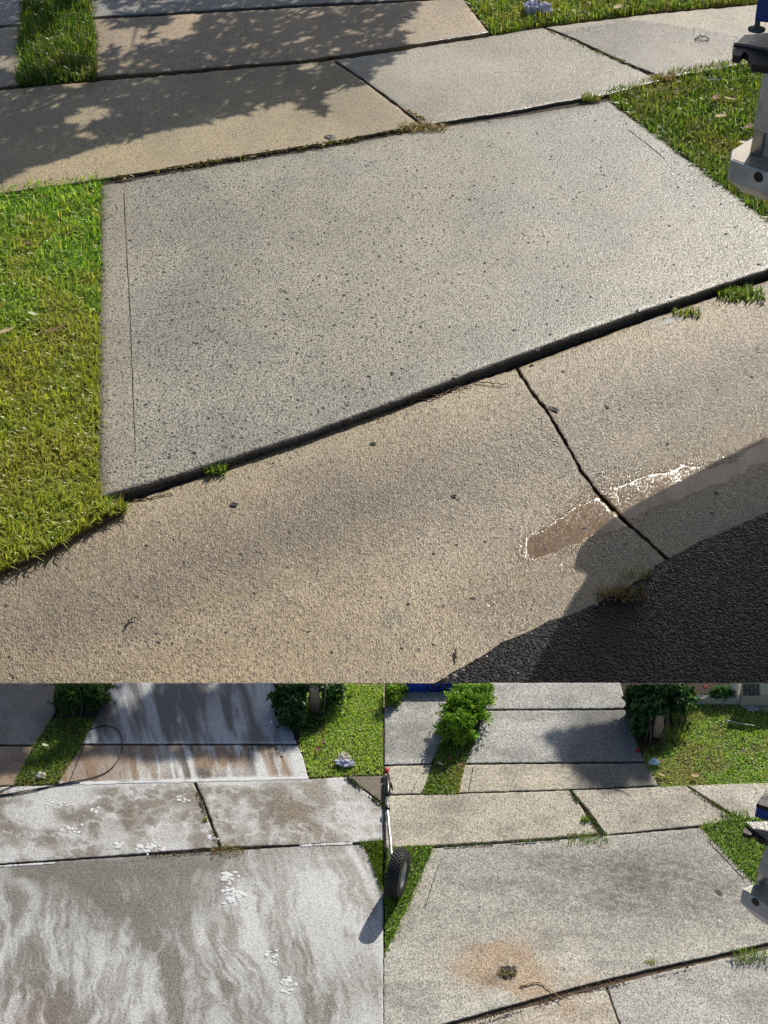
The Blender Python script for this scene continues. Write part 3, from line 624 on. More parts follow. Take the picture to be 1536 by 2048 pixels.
# reflector stud
c = W(660, 274, .012); mb = MB(); mb.lathe([(0, .0), (.004, .0), (.006, .02), (.004, .042), (-.004, .046)][::1], c, (0, 0, 1), 20)
mb.build('survey_stud', M['stud'], label='round grey stud set in the footpath slab', cat='stud')

def crumple(name, c, r, mat, label, cat, seed=1, sq=.55, parent=None):
    """crumpled tissue: a pinched ball with sharp folds"""
    n, m = 28, 16; P = []
    for i in range(m + 1):
        for j in range(n):
            th = math.pi * i / m; ph = 2 * math.pi * j / n; d = np.array([math.sin(th) * math.cos(ph), math.sin(th) * math.sin(ph), math.cos(th)])
            k = abs(float(vn(d[0] * 2.6 + seed, d[1] * 2.6 + d[2] * 1.7, seed)) - .5) * 1.3 + abs(float(vn(d[0] * 6 + seed, d[1] * 6 + d[2] * 4, seed + 3)) - .5) * .6
            P.append(np.array(c) + d * np.array(r) * (.6 + k))
    P = np.array(P); f = [(i * n + j, i * n + (j + 1) % n, (i + 1) * n + (j + 1) % n, (i + 1) * n + j) for i in range(m) for j in range(n)]
    return mesh(name, P, f, M[mat], parent, smooth=False, **({} if parent else dict(label=label, cat=cat)))
crumple('tissue', W(1062, 17, .05), (.075, .07, .06), 'tissue', 'crumpled lilac tissue on the far lawn, left half', 'tissue', 3)
crumple('tissue', W(1088, 19, .05), (.07, .06, .05), 'tissue', 'crumpled lilac tissue on the far lawn, right half', 'tissue', 8)
crumple('tissue', W(1068, 1, .04), (.06, .05, .04), 'cream', 'crumpled cream tissue at the top edge of the far lawn', 'tissue', 12)

# ================================================================== THE WHITE WORK VEHICLE AT THE RIGHT
ZV = 1.40
def caster(px, py, zg, z):
    """point of height z that stands between the sun and the ground point seen at px, py"""
    return W(px, py, zg) + np.array(S) / S.z * (z - zg)
def corner_vehicle(lbl, zl, k, tip, tip2, ledge_e, hole, post, post_top, zpt, zs, plate, rubber, bolt, tie, box, boxh, rim_pts=None):
    """rear corner of a tray body: ledge, post, panels, rubber step and blue box, running on to the right"""
    A = W(*tip, zl); root = empty('work_vehicle', tuple(A), label=lbl, cat='vehicle')
    e = W(*ledge_e, zl) - A; e /= np.linalg.norm(e); near = A + e * 2.2 * k
    far = rim_pts if rim_pts is not None else [W(*tip2, zl), W(tip2[0] + 300, tip2[1] - 60, zl)]
    outline = [A, near, near + (far[-1] - A) * 1.0] + list(far[::-1])
    n = len(outline); cen = np.mean(outline, 0); up = np.array([0, 0, 1.0])
    bot = [p - up * .115 * k for p in outline]; bot2 = [p - up * .20 * k + (cen - p) / np.linalg.norm(cen - p) * .10 * k for p in outline]
    v = np.concatenate([outline, bot, bot2]); f = [tuple(range(n - 1, -1, -1))]
    for q in (0, n): f += [(q + a, q + (a + 1) % n, q + n + (a + 1) % n, q + n + a) for a in range(n)]
    f += [tuple(range(2 * n, 3 * n))]
    lg = mesh('ledge', v, f, M['white'], root, smooth=False); bv = lg.modifiers.new('bevel', 'BEVEL'); bv.width = .010 * k; bv.segments = 3; bv.limit_method = 'ANGLE'
    tp = [p + (cen - p) / np.linalg.norm(cen - p) * .02 * k + up * .003 * k for p in outline]
    mesh('ledge_plate', tp, [tuple(range(n - 1, -1, -1))], M['whitedirty'], root, smooth=False)
    nr = np.cross(e, up); nr /= np.linalg.norm(nr); nr = nr if nr[1] < 0 else -nr
    # the plug sits in the front face: meet the seen ray with that face
    d = np.array([float(q) for q in rays(*hole)]); t_ = np.dot(A - np.array([0, 0, CAM_Z]), nr) / np.dot(d, nr); h = np.array([0, 0, CAM_Z]) + d * t_
    mb = MB(); mb.lathe([(-.002 * k, .0285 * k), (.004 * k, .0285 * k), (.005 * k, .024 * k), (.003 * k, .001)], h, nr, 20); mb.build('hole_plug', M['black'], root)
    P0 = W(*post, zl) + up * .004; T0 = W(*post_top, zpt); sl = T0 - P0; T0 = P0 + sl * 1.25; sl = T0 - P0; pd = e
    mb = MB(); mb.prism([P0, P0 + pd * .060 * k, T0 + pd * .060 * k, T0], -nr * .05 * k); mb.build('corner_post', M['steel'], root, smooth=False)
    c0 = P0 + pd * .062 * k - nr * .025 * k; c1 = c0 + pd * 2.0 * k; cut = .27
    mb = MB(); mb.prism([c0, c1, c1 + sl * cut, c0 + sl * cut], -nr * 1.2 * k); mb.build('side_panel', M['white'], root, smooth=False)
    q0 = P0 + sl * (cut - .04) + nr * .012 * k - pd * .004 * k; q1 = q0 + pd * 2.06 * k; s0 = T0 + nr * .012 * k - pd * .004 * k; s1 = s0 + pd * 2.06 * k
    mb = MB(); mb.prism([q0, q1, s1, s0], -nr * .010 * k); u_ = mb.build('upper_panel', M['white'], root, smooth=False)
    mb = MB(); mb.prism([p + up * .003 for p in (W(*plate[0], zs), *[W(*q, zs) for q in plate[1:]])][::-1], (0, 0, .012 * k)); mb.build('step_plate', M['silt'], root, smooth=False)
    mb = MB(); mb.prism([W(*q, zs) for q in rubber][::-1], (0, 0, -.035 * k)); mb.build('rubber_step', M['rubber'], root, smooth=False)
    mb = MB(); mb.lathe([(0, .001), (0, .022 * k), (.05 * k, .022 * k), (.052 * k, .036 * k), (.075 * k, .036 * k)], W(*bolt, zs - .09 * k), (0, 0, 1), 6); mb.build('bolt', M['rubber'], root, smooth=False)
    if tie: mb = MB(); mb.lathe([(0, .001), (0, .040 * k), (.010 * k, .042 * k), (.012 * k, .015 * k), (.05 * k, .012 * k)], W(*tie, zs + .06 * k), (0, 0, 1), 16); mb.build('tie_down', M['stud'], root)
    for q_ in ((.45, .05), (.9, .05)):
        b_ = A + e * q_[0] * k * .5 + (cen - A) / np.linalg.norm(cen - A) * q_[1] * k + up * .006 * k; mb = MB(); mb.lathe([(0, .014 * k), (.004 * k, .012 * k), (.005 * k, .001)], b_, (0, 0, 1), 10); mb.build('screw', M['steel'], root)
    zb = zs + .10 * k; rb = [W(*q, zb) for q in box]
    mb = MB(); mb.prism(rb[::-1], (0, 0, boxh)); bb = mb.build('blue_box', M['blue'], root, smooth=False); bv = bb.modifiers.new('bevel', 'BEVEL'); bv.width = .01 * k; bv.segments = 2
    mb = MB(); mb.prism([p + up * (boxh + .002) for p in rb][::-1], (0, 0, .03 * k)); mb.build('box_lid', M['rubber'], bb, smooth=False)
    return root
corner_vehicle('white tray corner of a work vehicle with ledge, beside the right lawn', 1.2, 1.0, (1460, 320), None, (1536, 347), (1517, 354), (1499, 309), (1536, 120), 1.8, 2.05,
    [(1475, 77), (1600, 66), (1600, 118), (1530, 102), (1500, 96), (1467, 91)], [(1474, 79), (1466, 91), (1466, 110), (1480, 113), (1488, 103), (1496, 108), (1504, 128), (1530, 132), (1600, 142), (1600, 100), (1530, 90)], (1516, 141), (1513, 61),
    [(1509, 44), (1640, 56), (1660, 10), (1525, 2)], .30, rim_pts=[caster(*q, -.235, 1.2) for q in ((1148, 1120), (1200, 1078), (1250, 1047), (1330, 1005), (1400, 967), (1536, 900), (1750, 800))])

# ================================================================== THE TWO RAISED TERRACES IN FRONT
YE = float(W(768, LINE, ZT)[1])
for sgn, lb in ((-1, 'block of earth carrying the foam covered driveway'), (1, 'block of earth carrying the weathered dry driveway')):
    mb = MB(); mb.box((sgn * 1.502, (YE + 1.0) / 2 - .004, (ZT - .012 - .5) / 2), (1.498, (YE - 1.0) / 2 - .004, (ZT - .012 + .5) / 2))
    mb.build('terrace', M['dirt'], smooth=False, label=lb, cat='terrace', kind='structure')
LB, LC = (-500, 767.4, LINE), (768.6, 2300, LINE)

# ---------------- left terrace: soapy driveway
FOAM = (.62, .625, .63)
def foamf(kind):
    def f(px, py, X):
        if kind == 'main':
            base = rgb((.235, .222, .195), px, py)
            wx = px - (py - 1700) * .28 * sm(px, 330, 620) + 34 * (fbm(px / 110, py / 110, 5) - .5) * 2
            wy = py + 30 * (fbm(px / 60, py / 90, 6) - .5) * 2; rg = 1 - 2 * np.abs(fbm(wx / 26 + py / 300, wy / 120, 62, 4) - .5)
            a = fbm(wx / 46, wy / 230 + px / 900, 61, 5); b = fbm(px / 150, py / 120, 64, 4); c3 = fbm(wx / 8 + py / 160, py / 60, 66, 4); c4 = fbm(wx / 5 - py / 130, py / 34, 68, 4)
            m = .10 + .85 * sm(.36 * a + .36 * b + .30 * c3 + .24 * c4, .52, .76) + .28 * sm(rg, .86, .98)
            for (fx, fy) in ((455, 1755), (466, 1796), (545, 1915), (575, 1970)): m = m + .7 * gauss(px, py, fx + 3, fy + 3, 12, 9) * sm(fbm(px / 6, py / 5, 93, 3), .35, .6) - .5 * gauss(px, py, fx - 5, fy - 11, 13, 4)
            m = m * (.45 + .55 * sm(py - np.interp(px, [0, 250, 330, 470, 768], [1760, 1780, 1830, 1760, 1700]), -20, 60))
            m = m + .55 * seg(px, py, [(40, 1760), (75, 1790), (65, 1830), (30, 1880), (0, 1920)], 14) + .45 * gauss(px, py, 620, 1780, 120, 70, 20) + .35 * gauss(px, py, 230, 1950, 60, 90)
            m = m + .6 * seg(px, py, [(480, 1770), (505, 1850), (535, 1940), (580, 2010), (590, 2048)], 13) + .45 * seg(px, py, [(395, 1880), (430, 1820), (470, 1790)], 12)
            m = m - .7 * seg(px, py, [(150, 1745), (200, 1790), (270, 1830), (300, 1880), (345, 1930), (350, 2048)], 17) - .6 * seg(px, py, [(40, 1742), (260, 1738), (430, 1725)], 16)
            m = m - .6 * seg(px, py, [(545, 1850), (600, 1960), (640, 2048)], 26) - .35 * gauss(px, py, 720, 1960, 90, 70) - .5 * seg(px, py, [(465, 1975), (480, 2048)], 16) - .3 * gauss(px, py, 90, 2030, 60, 60)
            m = m + .7 * seg(px, py, [(700, 1700), (735, 1760), (768, 1830)], 8) + .3 * seg(px, py, [(690, 1712), (640, 1715)], 8)
            rd = gauss(px, py, 60, 2040, 70, 50)
            base = mixc(base, (.30, .18, .14), .5 * rd)
        elif kind == 'path':
            base = rgb((.235, .20, .155), px, py)
            a = fbm(px / 45, py / 38, 71, 5); b = fbm(px / 120, py / 60, 74, 4); rid = 1 - 2 * np.abs(fbm(px / 34 + a, py / 24, 79, 4) - .5)
            m = .12 + sm(.6 * a + .5 * b, .46, .68) * .75 + .5 * sm(rid, .84, .97)
            m = m + .6 * seg(px, py, [(0, 1575), (240, 1568), (620, 1560)], 6) + .5 * seg(px, py, [(85, 1600), (65, 1660), (40, 1700)], 14) + .3 * gauss(px, py, 130, 1590, 90, 22)
            m = m - .6 * gauss(px, py, 590, 1625, 45, 22, 20) - .35 * gauss(px, py, 260, 1640, 70, 20) + .45 * gauss(px, py, 710, 1600, 60, 40, 40)
            base = mixc(base, (.20, .13, .07), .6 * gauss(px, py, 585, 1625, 25, 30, 30))
        elif kind == 'lower':
            base = rgb((.33, .22, .135), px, py); base = mixc(base, (.07, .06, .055), sm(fbm(px / 20 , py / 60, 82, 4), .45, .65) * sm(px, 290, 400))
            st = fbm(px / 13 - py / 60, py / 130, 84, 4)
            m = sm(st, .42, .66) * .9 * sm(px, 180, 380) + .22 * sm(st, .4, .7)
            m = m + 1.0 * seg(px, py, [(115, 1570), (300, 1564), (620, 1554)], 5) + 1.0 * gauss(px, py, 590, 1520, 22, 40, -25) + .5 * gauss(px, py, 470, 1545, 60, 18) + .6 * gauss(px, py, 330, 1530, 30, 30)
            m = m - .9 * seg(px, py, [(550, 1492), (565, 1520), (580, 1552)], 3.5) - .8 * gauss(px, py, 515, 1496, 22, 7) - .8 * gauss(px, py, 400, 1535, 16, 30) - .7 * gauss(px, py, 450, 1515, 16, 14)
        else:
            base = rgb((.12, .122, .13), px, py); st = fbm(px / 22 - py / 90, py / 110, 88, 4)  # far slab: base colour darkened and cooled to paint in tree shade
            m = sm(st, .38, .66) * .75 + .45 * seg(px, py, [(165, 1487), (592, 1487)], 4)
            m = m - .5 * gauss(px, py, 395, 1390, 50, 40)
        m = np.clip(m, 0, 1)
        c = mixc(base, FOAM if kind != 'upper' else (.56, .58, .62), m * (.84 if kind in ('main', 'path') else 1.0)); c[..., 3] = np.clip(.75 - .6 * m, 0, 1)
        return c, np.clip(.5 - .45 * m, 0, 1)
    return f
def dull(base, seed, **kk):
    def f(px, py, X):
        c = rgb(base, px, py); c = mixc(c, np.array(base) * .6, .6 * sm(fbm(px / 45, py / 26, seed, 5), .42, .66)); return c, np.full(px.shape, .35)
    return f
sb = empty('driveway', label='wet driveway of concrete slabs streaked with white soap foam', cat='driveway', kind='structure')
pf = empty('footpath', label='wet footpath slabs covered in foam above the soapy driveway slab', cat='footpath', kind='structure')
KW = dict(z=ZT, step=3.2, rnd=2.2, drop=.006, skirt=.03, lim=LB, ragged=.5)
patch('driveway_slab', [(-400, 1755), (0, 1731), (200, 1717), (400, 1705), (600, 1693), (727, 1689)], [(-400, 2300), (767, 2300)], right=[(727, 1689), (767, 1780), (767, 2300)], colf=foamf('main'), mat=M['foamy'], parent=sb, seed=21, **KW)
patch('paving_slab', [(-400, 1590), (0, 1574), (115, 1570), (386, 1563)], [(-400, 1752), (0, 1728), (200, 1714), (437, 1695)], right=[(386, 1563), (410, 1620), (437, 1695)], colf=foamf('path'), mat=M['foamy'], parent=pf, seed=22, **KW)
patch('paving_slab', [(391, 1563), (618, 1558), (690, 1554)], [(443, 1695), (600, 1690), (720, 1685), (767, 1682)], left=[(391, 1563), (415, 1620), (443, 1695)], right=[(690, 1554), (730, 1583), (767, 1612), (767, 1682)], colf=foamf('path'), mat=M['foamy'], parent=pf, seed=23, **KW)
patch('paving_slab', [(696, 1553), (767, 1551)], [(760, 1601), (767, 1606)], left=[(696, 1553), (730, 1580), (760, 1601)], colf=dull((.15, .115, .085), 91), mat=M['foamy'], parent=pf, seed=24, **KW)
patch('driveway_slab', [(162, 1491), (350, 1491), (596, 1491)], [(114, 1567), (300, 1563), (616, 1555)], left=[(162, 1491), (140, 1525), (114, 1567)], right=[(596, 1491), (608, 1520), (616, 1555)], colf=foamf('lower'), mat=M['foamy'], parent=sb, seed=25, **KW)
patch('driveway_slab', [(224, LINE), (400, LINE), (560, LINE)], [(164, 1488), (350, 1488), (593, 1488)], left=[(224, LINE), (195, 1425), (164, 1488)], right=[(560, LINE), (575, 1430), (593, 1488)], colf=foamf('upper'), mat=M['foamy'], parent=sb, seed=26, **KW)
patch('driveway_slab', [(-400, 1494), (0, 1493), (66, 1493)], [(-400, 1588), (0, 1572), (28, 1571)], right=[(66, 1493), (50, 1530), (28, 1571)], colf=dull((.30, .21, .14), 93), mat=M['foamy'], parent=sb, seed=27, **KW)
patch('driveway_slab', [(-400, LINE), (112, LINE)], [(-400, 1490), (0, 1490), (69, 1490)], right=[(112, LINE), (106, 1400), (112, 1425), (69, 1490)], colf=dull((.24, .22, .20), 95), mat=M['foamy'], parent=sb, seed=28, **KW)
strip('tooled_groove', [(166, 1494), (152, 1530), (138, 1566)], ZT, 1.6, M['groove'], sb, th=.0008, seed=2)
def bed(name, poly, label): plot(name, poly, ZT - .004, .02, M['soil'], label=label, cat='soil', kind='structure')
stripB = [(106, LINE + .5), (228, LINE + .5), (195, 1430), (166, 1489), (114, 1570), (24, 1575), (66, 1492), (116, 1426)]
lawnB = [(556, LINE + .5), (576, 1430), (595, 1488), (617, 1556), (690, 1553), (767, 1551), (767, LINE + .5)]
bed('garden_bed', stripB, 'dark soil strip left of the soapy driveway'); bed('garden_bed', lawnB, 'soil under the lawn right of the soapy driveway')
bed('garden_bed', [(722, 1684), (767, 1680), (767, 1785), (733, 1700)], 'soil at the right end of the soapy footpath')
lawn('grass', [(100, 1440), (190, 1440), (166, 1487), (116, 1568), (26, 1574), (64, 1500)], ZT - .004, 80000, .022, .0026, p=(3, 3, 1, 4, .5, .6), seed=31, lean=1.1, clip=clipB, mul=1.1, label='patchy grass strip left of the soapy driveway', cat='grass')
lawn('grass', [(590, LINE - 2), (600, 1470), (600, 1490), (620, 1556), (690, 1552), (766, 1550), (766, LINE - 2)], ZT - .004, 90000, .016, .0028, p=(2, 4, 4, 1, 3, .8), seed=33, lean=1.1, clip=clipB, mul=1.7, label='sunlit lawn right of the soapy driveway', cat='grass')
lawn('grass', [(718, 1686), (766, 1678), (766, 1790), (732, 1702)], ZT - .004, 170000, .022, .0022, seed=35, clip=clipB, mul=.8, label='green grass corner beside the soapy footpath end', cat='grass')
tuft(455, 1703, ZT, .035, 160, .02, .0022, 'dry brown weed in the soapy footpath joint', 'dry'); tuft(410, 1640, ZT, .010, 60, .012, .0018, 'small weed between two soapy footpath slabs', 'mixed', spread=.5)
joint_litter('leaf_litter', [(392, 1580), (412, 1630), (436, 1688)], ZT + .002, 200, 2, .010, 'weeds and crumbs between two soapy footpath slabs', [[.14, .15, .05], [.20, .15, .07]])
joint_litter('leaf_litter', [(694, 1555), (730, 1583), (766, 1612)], ZT + .002, 300, 3, .012, 'green weeds in the joint of the brown footpath slab', [[.06, .11, .02], [.12, .12, .05]])
joint_litter('leaf_litter', [(300, 1712), (440, 1702), (520, 1697)], ZT + .002, 160, 3, .010, 'brown crumbs along the soapy footpath joint', [[.14, .10, .05], [.08, .06, .03]])
# foam lumps
def foam_lumps(spots, label):
    n0 = 0; Vs = []; Fs = []
    ico = MB(); ico.lathe([(0, .0), (0, 1), (.5, .87), (.87, .5), (1, 0.02)], (0, 0, 0), (0, 0, 1), 8); B = np.concatenate(ico.v); BF = np.array([f for f in ico.f])
    for (x, y, rx, ry, n, s) in spots:
        for _ in range(n):
            a, b = x + rng.normal(0, rx), y + rng.normal(0, ry); c = W(a, b, ZT); k = s * rng.uniform(.4, 1.1)
            Vs.append(B * [k * rng.uniform(.7, 1.5), k * rng.uniform(.7, 1.3), k * .28] + c); Fs.append(BF + n0); n0 += len(B)
    return mesh('foam', np.concatenate(Vs), np.concatenate(Fs), M['foam'], label=label, cat='foam', kind='stuff')
foam_lumps([(455, 1755, 7, 6, 26, .009), (465, 1795, 10, 9, 40, .009), (545, 1915, 6, 6, 16, .008), (575, 1970, 8, 10, 26, .008), (300, 1695, 14, 5, 34, .008), (240, 1690, 8, 3, 14, .007), (425, 1675, 6, 3, 14, .007), (120, 1610, 18, 4, 20, .006), (190, 1625, 8, 4, 12, .006), (140, 1660, 12, 4, 14, .007), (365, 1598, 8, 4, 12, .005)], 'lumps of white soap foam dotted over the wet slabs')
def band(name, pts, z, wpx, mat, label, h=.0015):
    p = smooth_line(pts, 90); j = fbm(np.arange(90) * .4, np.zeros(90), 5, 3); a = p + np.c_[np.zeros(90), -wpx * (.3 + j)]; b = p + np.c_[np.zeros(90), wpx * (.3 + j) * .8]
    A, B, C_ = W(a[:, 0], a[:, 1], z), W(p[:, 0], p[:, 1], z + h), W(b[:, 0], b[:, 1], z); i = np.arange(89); m = 90
    return mesh(name, np.concatenate([A, C_ * 0 + B, C_]), np.concatenate([np.stack([i, m + i, m + i + 1, i + 1], -1), np.stack([m + i, 2 * m + i, 2 * m + i + 1, m + i + 1], -1)]), M[mat], label=label, cat='foam', kind='stuff')
band('foam', [(120, 1568), (300, 1564), (450, 1560), (617, 1556)], ZT + .001, 4, 'foam', 'white foam line where driveway meets the soapy footpath')
band('foam', [(-60, 1736), (0, 1733), (110, 1726)], ZT + .001, 2.5, 'foam', 'white foam line at the left end of the lower joint'); band('foam', [(600, 1692), (650, 1689), (705, 1687)], ZT + .001, 3, 'foam', 'white foam line at the right end of the lower joint')
# hose
def hose(pts, label):
    q = spline(pts, 60); P = W(q[:, 0], q[:, 1], ZT + .0035); mb = MB(); mb.tube(P, .0019, 8); return mb.build('hose', M['black'], label=label, cat='hose')
hose([(-120, 1640), (0, 1583), (60, 1556), (115, 1515), (160, 1470), (190, 1455), (215, 1451), (236, 1460), (245, 1485), (241, 1510), (222, 1537), (190, 1554), (120, 1568), (60, 1583), (0, 1592), (-120, 1610)], 'black pressure washer hose looping over the soapy driveway')
hose([(-120, 1605), (0, 1590), (60, 1580), (110, 1571), (160, 1565)], 'second black hose strand along the soapy footpath edge')
crumple('tissue', W(688, 1514, ZT + .01), (.024, .02, .014), 'cream', 'cream crumpled tissue on the small lawn, upper one', 'tissue', 21)
crumple('tissue', W(690, 1526, ZT + .01), (.034, .018, .014), 'tissue', 'lilac crumpled tissue on the small lawn below the cream one', 'tissue', 25)
scrap(91, 1491, ZT + .01, .014, 'cream', 'white cup scrap on the shaded grass strip', 'paper_scrap', 'paper', asp=.4, ang=-.4)
crumple('tissue', W(82, 1551, ZT + .008), (.016, .013, .01), 'cream', 'white crumpled paper on the sunny end of the grass strip', 'paper', 31)
scrap(646, 1484, ZT + .012, .012, 'deadleaf', 'orange leaf on the small lawn near the shrub', ang=1.1); scrap(636, 1500, ZT + .012, .010, 'deadleaf', 'round brown leaf on the small lawn edge', asp=.9)

# shrubs
DK = np.array([[.03, .09, .02], [.05, .12, .02], [.08, .17, .03], [.035, .08, .02], [.12, .20, .03]])
LT = np.array([[.12, .30, .03], [.20, .42, .04], [.30, .50, .05], [.07, .18, .02], [.38, .52, .06]])
MD = np.array([[.035, .10, .025], [.05, .14, .035], [.08, .19, .05], [.025, .065, .02]])
def shrub(name, label, blobs_px, n, size, pal, clip, stems=(), asp=.5, cat='shrub'):
    """blobs: px, py (ground point), height of centre, rx, ry, rz"""
    blobs = []
    for (px, py, h, rx, ry, rz) in blobs_px:
        c = W(px, py, ZT); blobs.append((c[0], c[1], ZT + h, rx, ry, rz))
    root = empty(name, (blobs[0][0], blobs[0][1], ZT), label=label, cat=cat)
    P = blob_points(blobs, n); P = P[P[:, 2] > ZT + .003]; a, b, c = leaves(P, n, size, pal, clip, asp)
    mesh('foliage', a, b, M['leaf'], root, col=c, smooth=False, kind='stuff')
    for st in stems:
        pts = [W(st[0], st[1], ZT) if len(st[:2]) == 2 else None]; base = W(st[0], st[1], ZT); tp = base + np.array(st[2]); k = 1.0
        while not clip(tp[None])[0] and k > .1: k -= .05; tp = base + np.array(st[2]) * k
        mb = MB(); mb.tube([base, base * .5 + tp * .5 + [.004, .003, 0], tp], [st[3], st[3] * .8, st[3] * .55], 7); mb.build('stem', M['bark'], root)
    return root
shrub('bush', 'dark green bush standing on the strip left of the soapy driveway', [(140, 1424, .06, .055, .04, .06), (180, 1410, .05, .07, .05, .06), (165, 1390, .06, .10, .05, .05)], 15000, .012, DK, clipB,
      stems=[(145, 1440, (0, .02, .07), .003), (160, 1438, (.01, .02, .08), .003), (172, 1430, (.01, .02, .08), .003), (152, 1436, (-.01, .02, .07), .002)])
shrub('shrub', 'dark leafy shrub at the corner of the soapy driveway', [(600, 1440, .04, .08, .06, .07), (630, 1410, .06, .10, .06, .06), (575, 1415, .06, .06, .05, .06), (660, 1395, .06, .05, .04, .04)], 11000, .017, MD, hide(clipB, 614, 643, 1385, 1430),
      stems=[(645, 1442, (.010, .05, .14), .005), (608, 1452, (-.01, .02, .12), .004), (598, 1448, (-.02, .02, .12), .004), (588, 1446, (.0, .02, .12), .003), (680, 1420, (.01, .03, .08), .003)])
lawn('mulch', [(575, 1425), (650, 1425), (652, 1468), (600, 1476), (590, 1455)], ZT - .002, 60000, .012, .003, p=(0, 0, 0, 0, 0, 1), seed=44, mul=.35, lean=1.3, clip=clipB, label='brown leaf mulch under the dark shrub', cat='mulch')
def letterbox(px0, px1, py0, py1, label, clip_lid=True):
    base = W((px0 + px1) / 2, py1, ZT); y = base[1]; L_, R_ = V(px0, py1, y), V(px1, py1, y); top = V((px0 + px1) / 2, py0, y)
    wd = R_[0] - L_[0]; h = top[2] - ZT; root = empty('tan_container', tuple(base), label=label, cat='container')
    def fr(z, s): return (base[0], y + wd * .45, ZT + z, wd / 2 * s, wd * .42 * s)
    def rings(prof, name, mat):
        P = []; n = 20
        for z, s in prof:
            cx, cy, cz, a, b = fr(z, s)
            for k in range(n):
                t_ = 2 * math.pi * k / n; c_, s_ = math.cos(t_), math.sin(t_); P.append((cx + a * math.copysign(abs(c_) ** .45, c_), cy + b * math.copysign(abs(s_) ** .45, s_), cz))
        f = [(i * n + k, i * n + (k + 1) % n, (i + 1) * n + (k + 1) % n, (i + 1) * n + k) for i in range(len(prof) - 1) for k in range(n)] + [tuple(range((len(prof) - 1) * n, len(prof) * n)), tuple(range(n - 1, -1, -1))]
        mesh(name, P, f, M[mat], root, smooth=False)
    rings([(.0, .78), (h * .45, .92)], 'tub', 'tan'); rings([(h * .452, 1.02), (h * .53, 1.04), (h * .56, .98)], 'rim', 'tan'); rings([(h * .562, .9), (h * .9, .8), (h, .74)], 'hood', 'tan'); return root
letterbox(617, 641, 1383, 1428, 'tan plastic container standing by the dark shrub')

# ---------------- right terrace: dry weathered driveway
def oldf(base, seed, kind=''):
    def f(px, py, X):
        c = rgb(base, px, py)
        n = fbm(px / 60, py / 26, seed, 5); c = mixc(c, np.array(base) * .6, .6 * sm(n, .44, .70))
        c = mixc(c, np.array(base) * 1.22, .5 * sm(fbm(px / 50, py / 30, seed + 30, 4), .5, .7))
        if kind == 'main':
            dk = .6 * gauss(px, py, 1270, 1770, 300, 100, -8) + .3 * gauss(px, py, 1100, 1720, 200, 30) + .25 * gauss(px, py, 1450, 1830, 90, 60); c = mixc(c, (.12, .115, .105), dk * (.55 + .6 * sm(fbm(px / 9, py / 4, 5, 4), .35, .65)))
            qx = px + 60 * (fbm(px / 40, py / 40, 201, 4) - .5); qy = py + 44 * (fbm(px / 40, py / 40, 207, 4) - .5)
            sand = np.clip(2.6 * gauss(qx, qy, 1005, 1938, 80, 40, 6) + .6 * gauss(px, py, 1090, 1985, 60, 18) + .5 * gauss(px, py, 1180, 1955, 60, 16) + .25 * gauss(px, py, 1070, 1870, 90, 40), 0, 1)
            sand = sand * sm(fbm(px / 26, py / 18, 12, 4) + sand * .5, .42, .75); c = mixc(c, (.46, .33, .215), sand * .8)
            c = mixc(c, (.05, .04, .032), .9 * sm(gauss(px, py, 1014, 1945, 24, 17) * (.5 + fbm(px / 7, py / 7, 15, 3)), .3, .7)); c = mixc(c, (.10, .07, .05), .5 * gauss(px, py, 985, 1962, 18, 14))
            c = mixc(c, (.07, .068, .066), sm(gauss(px, py, 1437, 1786, 13, 6, 35) * (.6 + .8 * fbm(px / 6, py / 6, 18, 2)), .45, .6))
            c = mixc(c, (.40, .34, .25), .5 * seg(px, py, [(864, 1702), (822, 1792), (785, 1870)], 12))
            c = mixc(c, (.06, .05, .04), .8 * gauss(px, py, 915, 1821, 4, 2))
            for a in range(5):
                y0 = 1720 + a * 26; c = mixc(c, (.13, .13, .12), .25 * seg(px, py, [(1250, y0 - 18), (1480, y0 + 38)], 2.5))
        if kind == 'low':
            c = mixc(c, (.11, .105, .10), .75 * sm(px, 1090, 1180) * sm(fbm(px / 30 + py / 60, py / 60, 32, 4), .3, .6)); c = mixc(c, (.16, .15, .14), .6 * seg(px, py, [(1140, 1578), (1318, 1569)], 6))  # dark mottling at the right paints the tree's shadow into the colour
        if kind == 'up':
            c = mixc(c, (.10, .10, .102), .7 * sm(px + (py - 1480) * .15, 1095, 1170)); c = mixc(c, (.4, .4, .4), .3 * seg(px, py, [(1105, 1480), (1120, 1500), (1135, 1520)], 3))  # right side darkened: tree shadow painted on top of the cast one
        if kind == 'gut':
            c = mixc(c, (.42, .28, .17), .6 * sm(fbm(px / 30, py / 16, 9, 4), .4, .6) * gauss(px, py, 1150, 2010, 90, 40))
        return c, np.full(px.shape, .42)
    return f
KC = dict(z=ZT, step=3.6, rnd=2.2, drop=.006, skirt=.03, lim=LC, ragged=.6)
cb = empty('driveway', label='dry weathered driveway slabs with grime and a sandy stain', cat='driveway', kind='structure')
cf = empty('footpath', label='dry pale footpath slabs above the weathered driveway slab', cat='footpath', kind='structure')
OLD = (.53, .505, .445)
MCb = [(700, 2110), (880, 2052), (1010, 2018), (1160, 1976), (1300, 1942), (1440, 1912), (1536, 1890), (1800, 1830)]
patch('driveway_slab', [(864, 1697), (1000, 1688), (1120, 1680), (1260, 1668), (1403, 1656)], [(700, 2106), (880, 2050), (1010, 2014), (1160, 1972), (1300, 1938), (1440, 1908), (1536, 1886), (1650, 1860)], left=[(864, 1697), (822, 1792), (788, 1864), (768, 1908), (700, 2106)],
      right=[(1403, 1656), (1460, 1715), (1512, 1768), (1600, 1830), (1650, 1860)], colf=oldf(OLD, 101, 'main'), mat=M['old'], parent=cb, seed=31, **KC)
